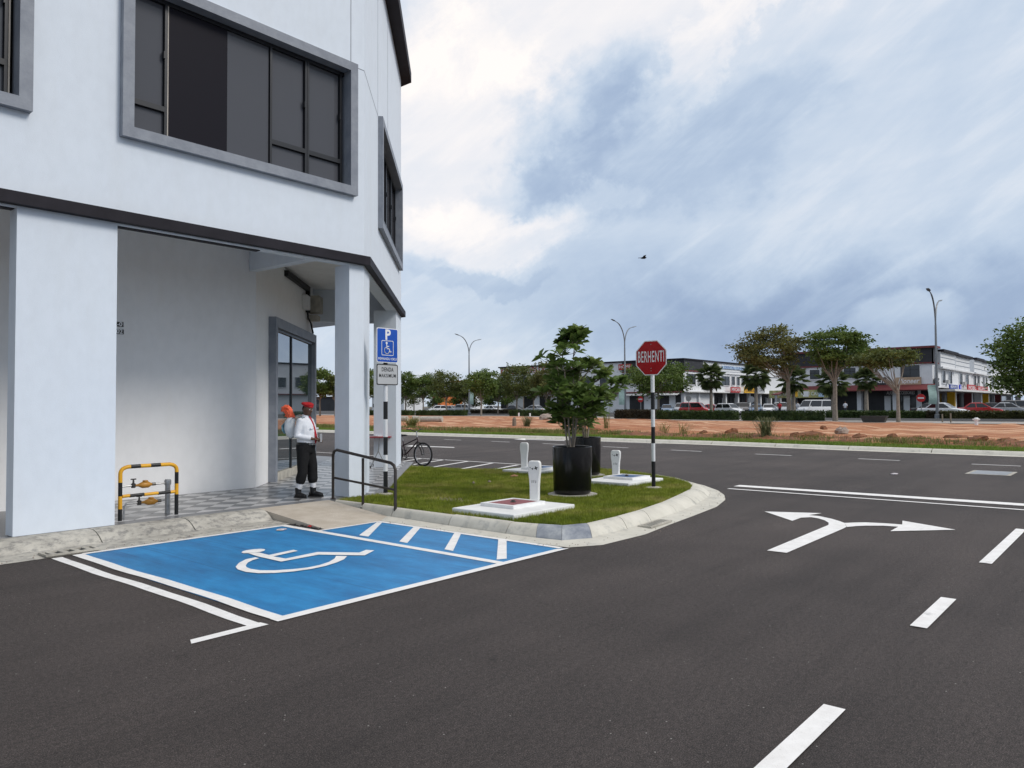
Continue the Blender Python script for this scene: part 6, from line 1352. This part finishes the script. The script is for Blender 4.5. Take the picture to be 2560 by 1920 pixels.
# block B
BF = Fac((XF, 0, 0), (0, -1, 0), (-1, 0, 0)); BS = Fac((XF, YB, 0), (1, 0, 0), (0, -1, 0))
bL, bR = -44.0, -YB
B_ = Block('shop_block', 'two-storey shop block with black parapet and maroon awning at the right', (XF, YB, FZ))
B_.box('front_wall', BF, bL, bR - .002, -3.05, 0, 4.0, 9.5, 'plaster_shop')
B_.box('dark_parapet', BF, bL - .05, bR + .15, .001, .15, 7.55, 9.55, 'black_clad'); B_.box('dark_parapet', BS, -.15, 2.9, .001, .15, 7.55, 9.55, 'black_clad')
B_.box('roof_edge', BF, bL - .4, bR + .5, -3.0, .5, 9.551, 9.85, 'maroon'); B_.box('maroon_line', BF, bL - .1, bR + .25, .001, .25, 7.35, 7.549, 'maroon'); B_.box('maroon_line', BS, -.25, 3.1, .001, .25, 7.35, 7.549, 'maroon')
B_.box('ground_floor', BF, bL + .2, bR - .4, -3.0, -1.2, FZ - .05, 3.99, 'shop_dark')
for k in range(5): B_.box('pier', BF, bL + .3 + 4.9 * k, bL + .9 + 4.9 * k, -1.1, -.01, FZ - .05, 3.99, 'plaster_shop')
for (x0, x1) in ((2206, 2222), (2254, 2270), (2286, 2298)): r_ = BF.rect(x0, 1000, x1, 1020); B_.box('shopfront_panel', BF, r_[0], r_[1], -1.199, -1.1, FZ, 3.6, 'plaster_shop')
for (x0, x1) in ((2222, 2252), (2270, 2285)): r_ = BF.rect(x0, 1000, x1, 1020); B_.box('shop_glass', BF, r_[0], r_[1], -1.198, -1.08, FZ, 3.0, 'glass_far')
mb = MB(); r_ = BF.rect(2005, 963, 2337, 975)
P_ = [BF.pt(bL, 2.3, 3.55), BF.pt(bR + .5, 2.3, 3.55), BF.pt(bR + .3, .05, 4.35), BF.pt(bL, .05, 4.35)]; mb.hexa(P_ + [q + Vector((0, 0, .12)) for q in P_]); build(mb, 'awning', 'maroon', B_.t)
B_.window(BF, BF.rect(2251, 914, 2300, 943), 2); B_.window(BF, BF.rect(2165, 918, 2185, 945), 2); B_.window(BF, BF.rect(2110, 920, 2140, 945), 2); B_.window(BF, BF.rect(2025, 925, 2050, 948), 2)
B_.window(BS, (1.0, 3.0, 4.9, 6.9), 1)
sign(BF, BF.rect(2240, 944, 2304, 962), 'tan_sign', 'tan striped sign with white italic lettering over the maroon awning', .10, .15, 'Pioneer', size=1.05, sx=1.35, bold=.02, shear=.3)
sign(BF, BF.rect(2182, 944, 2217, 961), 'black_clad', 'black sign with white lettering left of the tan sign', .10, .15, 'nichi', size=1.0, sx=.85, bold=.02)
sign(BF, BF.rect(2210, 976, 2294, 989), 'black_clad', 'long black banner under the maroon awning', -.10, .08, 'AUDIO  ACCESSORIES', sx=.62, size=.62)
po = BF.rect(2088, 881, 2136, 894); text('POWER', 1.25, frame(BF.pt((po[0] + po[1]) / 2, .20, (po[2] + po[3]) / 2), (0, -1, 0), (0, 0, 1)), 'parapet_lettering', 'sign_white', B_.t, .95, .02, shear=.3)
sign(BF, BF.rect(1938, 977, 2084, 994), 'sign_green', 'long colourful food banner under the awning', 2.45, .06, 'NASI KANDAR  ROTI CANAI', size=.75, sx=.9, tm='sign_white')
for k, (x0, m, lb) in enumerate(((1995, 'sign_yellow', 'yellow'), (2022, 'sign_white', 'white'), (2060, 'sign_lightblue', 'pale blue'))): sign(BF, BF.rect(x0, 979, x0 + 14, 992), m, lb + ' picture panel on the food banner', 2.52, .04)
C_ = Fac((XF, 42.0, 0), (0, -1, 0), (-1, 0, 0))
st = Block('food_stall', 'low stall with a maroon lean-to roof between the two shop blocks', (116, 47, FZ))
s0, s1 = BF.px(1935, 980, 3)[0], bL
mb = MB(); P_ = [BF.pt(s0, 4.2, 3.1), BF.pt(s1 - .05, 4.2, 3.1), BF.pt(s1 - .05, .5, 4.2), BF.pt(s0 + 2.5, .5, 4.2)]; mb.hexa(P_ + [q + Vector((0, 0, .12)) for q in P_]); build(mb, 'roof', 'maroon', st.t)
st.box('counter', BF, s0 + .4, s1 - .3, 3.4, 3.9, FZ, 1.3, 'slab_blue'); st.box('back_wall', BF, s0 + .3, s1 - .1, .6, .8, FZ, 3.05, 'shop_dark')
for k in range(4): x = s0 + .5 + k * (s1 - s0 - 1) / 3; st.box('post', BF, x, x + .1, 3.95, 4.05, FZ, 3.1, 'galv')
# flank units of block B
u0 = 3.1; xs_u = [2339, 2386, 2427, 2451, 2469, 2500, 2540]
for k in range(6):
    a0 = max(u0, BS.px(xs_u[k], 890)[0]) if k else u0; a1 = BS.px(xs_u[k + 1], 890)[0]
    if k == 5: a1 = a0 + 30
    U_ = Block('shop_unit', ['white shop unit with black cap next to the dark corner', 'white shop unit with black cap, second from the dark corner', 'white shop unit with black cap, third from the dark corner', 'white shop unit with black cap, fourth from the dark corner', 'white shop unit half hidden by the right hand tree', 'white shop row behind the right hand tree'][k], BS.pt((a0 + a1) / 2, 0, FZ))
    U_.t['group'] = 'white shop units along the side street'
    pj_ = .45 if k % 2 == 0 else .15
    U_.box('wall', BS, a0 + .01, a1 - .01, -10, 0, 4.0, 7.0, 'plaster_shop'); U_.box('parapet', BS, a0 + .01, a1 - 2.2, -.6, pj_, 7.001, 9.15, 'plaster_shop'); U_.box('cap', BS, a0 + .02, a1 - 1.7, -.8, pj_ + .45, 9.151, 9.5, 'band_black')
    U_.box('cornice', BS, a0 + .01, a1 - .2, .001, pj_ + .3, 6.75, 6.999, 'plaster_shop')
    for j in range(2): U_.box('groove', BS, a0 + .1, a1 - 2.3, pj_ + .001, pj_ + .02, 7.6 + .7 * j, 7.72 + .7 * j, 'frame_grey')
    U_.box('canopy', BS, a0 + .01, a1 - .01, .002, 2.2, 3.45, 3.75, 'awning_white'); U_.box('ground_floor', BS, a0 + .02, a1 - .02, -9, -1.5, FZ - .05, 3.99, 'shop_dark')
    U_.box('pier', BS, a0 + .05, a0 + .75, -1.0, .05, FZ - .05, 3.449, 'plaster_shop'); U_.box('pier', BS, a1 - .7, a1 - .1, -1.0, .05, FZ - .05, 3.449, ('sign_yellow', 'maroon', 'plaster_shop')[k % 3])
    U_.box('shop_glass', BS, a0 + 2, a1 - 2.5, -1.499, -1.4, FZ, 3.2, 'glass_far')
    wd_ = (a1 - a0)
    for f_ in (.22, .60): U_.window(BS, (a0 + wd_ * f_, a0 + wd_ * f_ + wd_ * .18, 4.7, 6.5), 2)
    mb = MB(); BS.box(mb, a0 + wd_ * .44, a0 + wd_ * .52, .02, .4, 4.6, 5.2); build(mb, 'air_conditioner', 'ac_grey', U_.t)
sign(BS, (.2, 2.6, 4.15, 5.3), 'black_clad', 'dark square sign at the corner of the shop block', .2, .15, 'LIM', sx=.8)
r_ = BS.rect(2372, 961, 2392, 973, 1.0); sign(BS, r_, 'sign_navy', 'blue shop sign with white lettering', 1.0, .15, 'BERRY', sx=1.2)
p = BS.rect(2389, 962, 2401, 974, 1.0); t = thing('round_sign', 'round blue sign with a white letter G', 'sign', BS.pt((p[0] + p[1]) / 2, 1.2, p[2])); rr_ = (p[3] - p[2]) / 2
cen = BS.pt((p[0] + p[1]) / 2, 1.2, (p[2] + p[3]) / 2); build(MB().tube([cen, cen + BS.n * .15], [(rr_ * 2.2, rr_ * 1.15)] * 2, 20, side=(1, 0, 0)), 'disc', 'sign_blue_round', t); text('G', rr_ * 1.7, frame(cen + BS.n * .17, (1, 0, 0), (0, 0, 1)), 'letter', 'sign_white', t, 1.8, .02)
sign(BS, BS.rect(2417, 961, 2438, 979, 1.0), 'sign_shopred', 'red shop sign, left of the two red ones', 1.0, .15, 'MOBIL', sx=1.1); sign(BS, BS.rect(2441, 965, 2468, 980, 1.0), 'sign_shopred', 'red shop sign, right of the two red ones', 1.0, .15, 'KLINIK', sx=1.4)
# small far buildings at the left
for (x0, x1, y0, X, m, lb) in ((1081, 1098, 985, 128, 'orange_wall', 'small orange shop behind the left trees'), (1130, 1165, 952, 165, 'sign_shopred', 'distant building with a red roof band left of the leftmost lamp'), (1100, 1128, 978, 150, 'sign_grey', 'small grey building behind the left trees'), (930, 1010, 990, 160, 'plaster_shop', 'low pale building behind the far pier'), (790, 850, 992, 150, 'black_clad', 'low dark building seen under the arcade')):
    a_, b_ = gx(x0, X, FZ), gx(x1, X, FZ); h = zat(y0, x0, a_); fb = Fac((X, 0, 0), (0, -1, 0), (-1, 0, 0)); k_ = Block('small_building', lb, (a_ + b_) / 2)
    k_.box('wall', fb, -a_.y, -b_.y, -8, 0, FZ - .05, h - .5, 'plaster_shop' if 'red' in lb else m); k_.box('roof', fb, -a_.y - .3, -b_.y + .3, -8.2, .4, h - .499, h, m if 'red' in lb else 'band_black'); k_.box('door', fb, (-a_.y - b_.y) / 2 - .8, (-a_.y - b_.y) / 2 + .8, .001, .05, FZ, 2.6, 'shop_dark'); k_.box('window', fb, -a_.y + .5, -a_.y + 1.8, .001, .06, 1.4, 2.5, 'glass_far')
p = gx(1100, 126, FZ); tag(build(MB().box(p.x - .4, p.x + .4, p.y - .4, p.y + .4, FZ, 4.4), 'pylon', 'orange_wall'), 'narrow orange pylon beside the orange shop', 'pylon')

# ------------------------------------------------------------------ cars
wheel_m = {}
def car(px_, X, yaw_, kind, m, label, zg=FZ):
    Ls, Wd, Ht, hood, belt, prof = {'sedan': (4.5, 1.74, 1.45, .95, .92, [(-1.35, -.80), (.95, .25)]), 'hatch': (3.7, 1.66, 1.52, .95, .95, [(-1.68, -1.45), (.95, .35)]),
        'suv': (4.4, 1.82, 1.68, 1.08, 1.05, [(-2.0, -1.75), (1.1, .45)]), 'mpv': (4.3, 1.74, 1.70, 1.0, .98, [(-1.98, -1.80), (1.35, .70)]), 'van': (4.9, 1.85, 1.92, 1.1, 1.05, [(-2.3, -2.2), (1.8, 1.25)])}[kind]
    b0 = gx(px_, X, zg); t = thing('parked_car', label, 'car', b0, yaw_, 'cars parked in front of the shops'); hl = Ls / 2; hw = Wd / 2
    stn = [(-hl, .42, belt - .22, hw * .86), (-hl + .12, .26, belt - .04, hw * .95), (-hl + .7, .22, belt, hw), (0, .20, belt, hw), (prof[1][0], .20, belt, hw), (hl - .55, .22, hood - .14, hw * .97), (hl - .10, .28, hood - .30, hw * .90), (hl, .42, hood - .45, hw * .80)]
    mb = MB(); vs_ = []
    for x, zb_, zt_, w_ in stn:
        zm = zb_ + (zt_ - zb_) * .55
        vs_ += [(x, -w_ * .92, zb_), (x, -w_, zm), (x, -w_ * .97, zt_ - .05), (x, -w_ * .88, zt_), (x, w_ * .88, zt_), (x, w_ * .97, zt_ - .05), (x, w_, zm), (x, w_ * .92, zb_)]
    n = 8; fs = [(i * n + k_, (i + 1) * n + k_, (i + 1) * n + (k_ + 1) % n, i * n + (k_ + 1) % n) for i in range(len(stn) - 1) for k_ in range(n)] + [tuple(range(n)), tuple(range((len(stn)) * n - 1, (len(stn) - 1) * n - 1, -1))]
    bo = build(mb.add(vs_, fs), 'body', m, t, smooth=True, local=True)
    (xb0, xb1), (xf0, xf1) = prof; zt_ = Ht - .07; w0, w1 = hw * .87, hw * .72
    C8 = [(xb0, -w0, belt - .005), (xf0, -w0, belt - .005), (xf0, w0, belt - .005), (xb0, w0, belt - .005), (xb1, -w1, zt_), (xf1, -w1, zt_), (xf1, w1, zt_), (xb1, w1, zt_)]
    build(MB().hexa(C8), 'windows', 'glass_car', t, local=True)
    rfm = MB(); rfm.hexa([(xb1 - .04, -w1 - .02, zt_ - .02), (xf1 + .04, -w1 - .02, zt_ - .02), (xf1 + .04, w1 + .02, zt_ - .02), (xb1 - .04, w1 + .02, zt_ - .02), (xb1 + .15, -w1 + .10, Ht), (xf1 - .2, -w1 + .10, Ht), (xf1 - .2, w1 - .10, Ht), (xb1 + .15, w1 - .10, Ht)])
    build(rfm, 'roof', m, t, local=True, bevel=.02)
    for s in (-1, 1):
        for (xa, xc) in ((xb0, xb1), (xf0, xf1), ((xb0 + xf0) / 2 - .1, (xb1 + xf1) / 2 - .1)): build(MB().tube([(xa, s * (w0 + .005), belt - .01), (xc, s * (w1 + .012), zt_)], [(.05, .025), (.045, .025)], 6, side=(1, 0, 0)), 'pillar', m, t, local=True)
    wr_ = .31 if kind in ('suv', 'van') else .29
    for sx_ in (-1, 1):
        for s in (-1, 1):
            cx_ = sx_ * (hl - .82); key = (wr_,)
            if key not in wheel_m:
                wheel_m[key] = (MB().tube([(0, -.09, 0), (0, -.07, 0), (0, .07, 0), (0, .09, 0)], [wr_ - .04, wr_, wr_, wr_ - .04], 18, side=(1, 0, 0)).mesh('wheel'), MB().tube([(0, -.095, 0), (0, .095, 0)], wr_ * .62, 12, side=(1, 0, 0)).mesh('rim'))
            w_ = put('wheel', wheel_m[key][0], 'tyre', t, Matrix.Translation((cx_, s * (hw - .09), wr_))); put('rim', wheel_m[key][1], 'rim', w_, Matrix.Identity(4))
    for s in (-1, 1):
        build(MB().box(hl - .16, hl - .02, s * hw * .62 - .16, s * hw * .62 + .16, hood - .40, hood - .27), 'headlight', 'lens_white', t, local=True, bevel=.02); build(MB().box(-hl - .005, -hl + .12, s * hw * .74 - .11, s * hw * .74 + .11, belt - .30, belt - .14), 'tail_light', 'lens_red', t, local=True, bevel=.02)
        build(MB().ell((xf0 - .1, s * (hw + .07), belt + .06), (.09, .09, .06), 8, 5), 'wing_mirror', m, t, local=True)
    build(MB().box(-hl - .008, -hl + .02, -.26, .26, .52, .63), 'number_plate', 'black_gloss', t, local=True); build(MB().box(hl - .05, hl + .008, -.26, .26, .42, .53), 'number_plate', 'black_gloss', t, local=True)
    return t
W_c, SI_, RD, BK, BL, GY = paint('car_white', (.74, .75, .76)), paint('car_silver', (.38, .40, .42)), paint('car_red', (.42, .012, .014)), paint('car_black', (.012, .012, .014)), paint('car_blue', (.10, .17, .27)), paint('car_grey', (.13, .12, .115))
Yd = -math.pi / 2; Xd = 0.0
for a_ in [(1092, 100, 2.6, 'hatch', W_c, 'white hatchback in the left gap between the trees'), (1130, 104, Yd, 'sedan', SI_, 'silver sedan right of the white hatchback, far left'), (1166, 100, Yd + .2, 'suv', SI_, 'silver car parked at the leftmost lamp post'),
           (1233, 100, Yd, 'sedan', W_c, 'white sedan behind the dark brown hedge'), (1288, 104, Yd, 'sedan', BK, 'black sedan behind the tall olive tree'), (1335, 100, Yd + math.pi, 'sedan', SI_, 'silver sedan in front of the dark shop doors'),
           (1667, 104, math.pi + .5, 'sedan', BL, 'blue grey sedan just right of the stop sign post'), (1702, 108, math.pi + .4, 'suv', SI_, 'silver car behind the red people carrier'), (1738, 98, Yd + .15, 'mpv', RD, 'red people carrier behind the long hedge'), (1782, 104, Yd + .1, 'sedan', RD, 'second red car behind the fan palm'),
           (1823, 92, Yd - .25, 'hatch', W_c, 'white hatchback between the two green hedges'), (1857, 112, math.pi + .6, 'suv', GY, 'dark grey car right of the white hatchback'), (1890, 112, math.pi + .3, 'sedan', BL, 'blue grey sedan behind the second fan palm'), (1921, 110, math.pi + .4, 'sedan', W_c, 'white sedan left of the left umbrella tree trunk'), (1952, 106, math.pi + .5, 'suv', SI_, 'silver car at the left umbrella tree trunk'),
           (2037, 100, math.pi - .45, 'van', W_c, 'white van between the two umbrella trees'), (2335, 92, Yd + .1, 'sedan', BK, 'black car at the right street lamp'), (2357, 86, Yd - .1, 'sedan', W_c, 'white car just right of the right street lamp'),
           (2448, 92, Yd + .2, 'sedan', RD, 'red sedan at the right behind the speckled hedge'), (2487, 95, Yd + .2, 'sedan', BK, 'black sedan right of the red sedan'), (2520, 95, Yd + .2, 'sedan', SI_, 'silver sedan second from the right edge'), (2556, 97, Yd + .2, 'suv', GY, 'dark car at the right edge')]: car(*a_)
# small road signs
mat('signal_red', (.5, .02, .02), .5)
def rsign(px_, X, yc, lb, kind):
    b0 = gx(px_, X, FZ); zc_ = zat(yc, px_, b0); t = thing('road_sign', lb, 'sign', b0)
    build(MB().tube([b0, Vector((b0.x, b0.y, zc_ - .2))], .045, 7), 'post', 'galv', t); u = Vector((0, -1, 0)); c_ = Vector((b0.x - .06, b0.y, zc_))
    build(MB().tube([c_, c_ + Vector((-.03, 0, 0))], .40, 20, side=u), 'disc', 'signal_red' if kind == 'no' else 'sign_grey', t)
    if kind == 'no': build(MB().box(c_.x - .045, c_.x - .032, c_.y - .28, c_.y + .28, zc_ - .07, zc_ + .07), 'white_bar', 'sign_white', t)
rsign(1602, 84, 998, 'round red no-entry sign left of the stop sign post', 'no'); rsign(2303, 84, 995, 'round red no-entry sign left of the right street lamp', 'no'); rsign(1722, 92, 996, 'round grey sign seen from behind, over the red people carrier', 'b'); rsign(1879, 90, 999, 'round grey sign seen from behind, left of the second fan palm', 'b')
# riders and passers-by far off, in front of the stall
mat('shirt_red', (.45, .03, .035), .8); mat('shirt_pale', (.6, .62, .66), .8); mat('trouser_dark', (.03, .032, .04), .8); mat('skin_far', (.20, .11, .07), .6)
for px_, X, ms, lb in ((1949, 98, 'shirt_red', 'distant person in a red shirt by the left umbrella tree'), (1994, 100, 'shirt_pale', 'distant person in a pale shirt left of the white van'), (2113, 104, 'shirt_pale', 'distant person in a pale top right of the right umbrella tree')):
    b0 = gx(px_, X, FZ); t = thing('person', lb, 'person', b0, math.pi)
    q = MB(); q.ell((0, 0, 1.58), (.09, .075, .12), 8, 6); q.tube([(0, 0, .85), (0, 0, 1.1), (0, 0, 1.38), (0, 0, 1.5)], [(.15, .10), (.15, .10), (.18, .10), (.05, .05)], 8, side=S)
    for s in (-1, 1): q.tube([(0, s * .18, 1.38), (.02, s * .24, 1.1), (.08, s * .22, .86)], [.05, .042, .03], 6); q.tube([(0, s * .08, .9), (.02, s * .09, .5), (0, s * .1, .0)], [.08, .06, .04], 7); q.tube([(-.06, s * .1, .03), (.16, s * .1, .025)], [.035, .03], 6)
    o = build(q, 'body', 'skin_far', t, local=True); remesh(o, .02, 2)
    q = MB(); q.tube([(0, 0, .86), (0, 0, 1.1), (0, 0, 1.38), (0, 0, 1.47)], [(.175, .13), (.175, .13), (.205, .125), (.07, .07)], 9, side=S)
    for s in (-1, 1): q.tube([(0, s * .17, 1.38), (.02, s * .24, 1.12)], [.068, .058], 7)
    build(q, 'shirt', ms, t, local=True, smooth=True); q = MB()
    for s in (-1, 1): q.tube([(0, s * .085, .93), (.02, s * .09, .5), (0, s * .1, .06)], [.105, .08, .06], 8)
    build(q, 'trousers', 'trouser_dark', t, local=True, smooth=True); build(MB().ell((-.02, 0, 1.63), (.095, .085, .085), 8, 6), 'hair', 'hair', t, local=True, smooth=True)
# manhole on the main road
t = thing('road_manhole', 'grey rectangular manhole plate in the main road at the right', 'manhole', (21, 2.9, 0)); build(MB().prism([(20.45, 2.52), (21.65, 2.52), (21.65, 3.42), (20.45, 3.42)], .003, .010), 'frame', 'concrete', t); build(MB().prism([(20.53, 2.60), (21.57, 2.60), (21.57, 3.34), (20.53, 3.34)], .0105, .014), 'lid', 'galv', t)
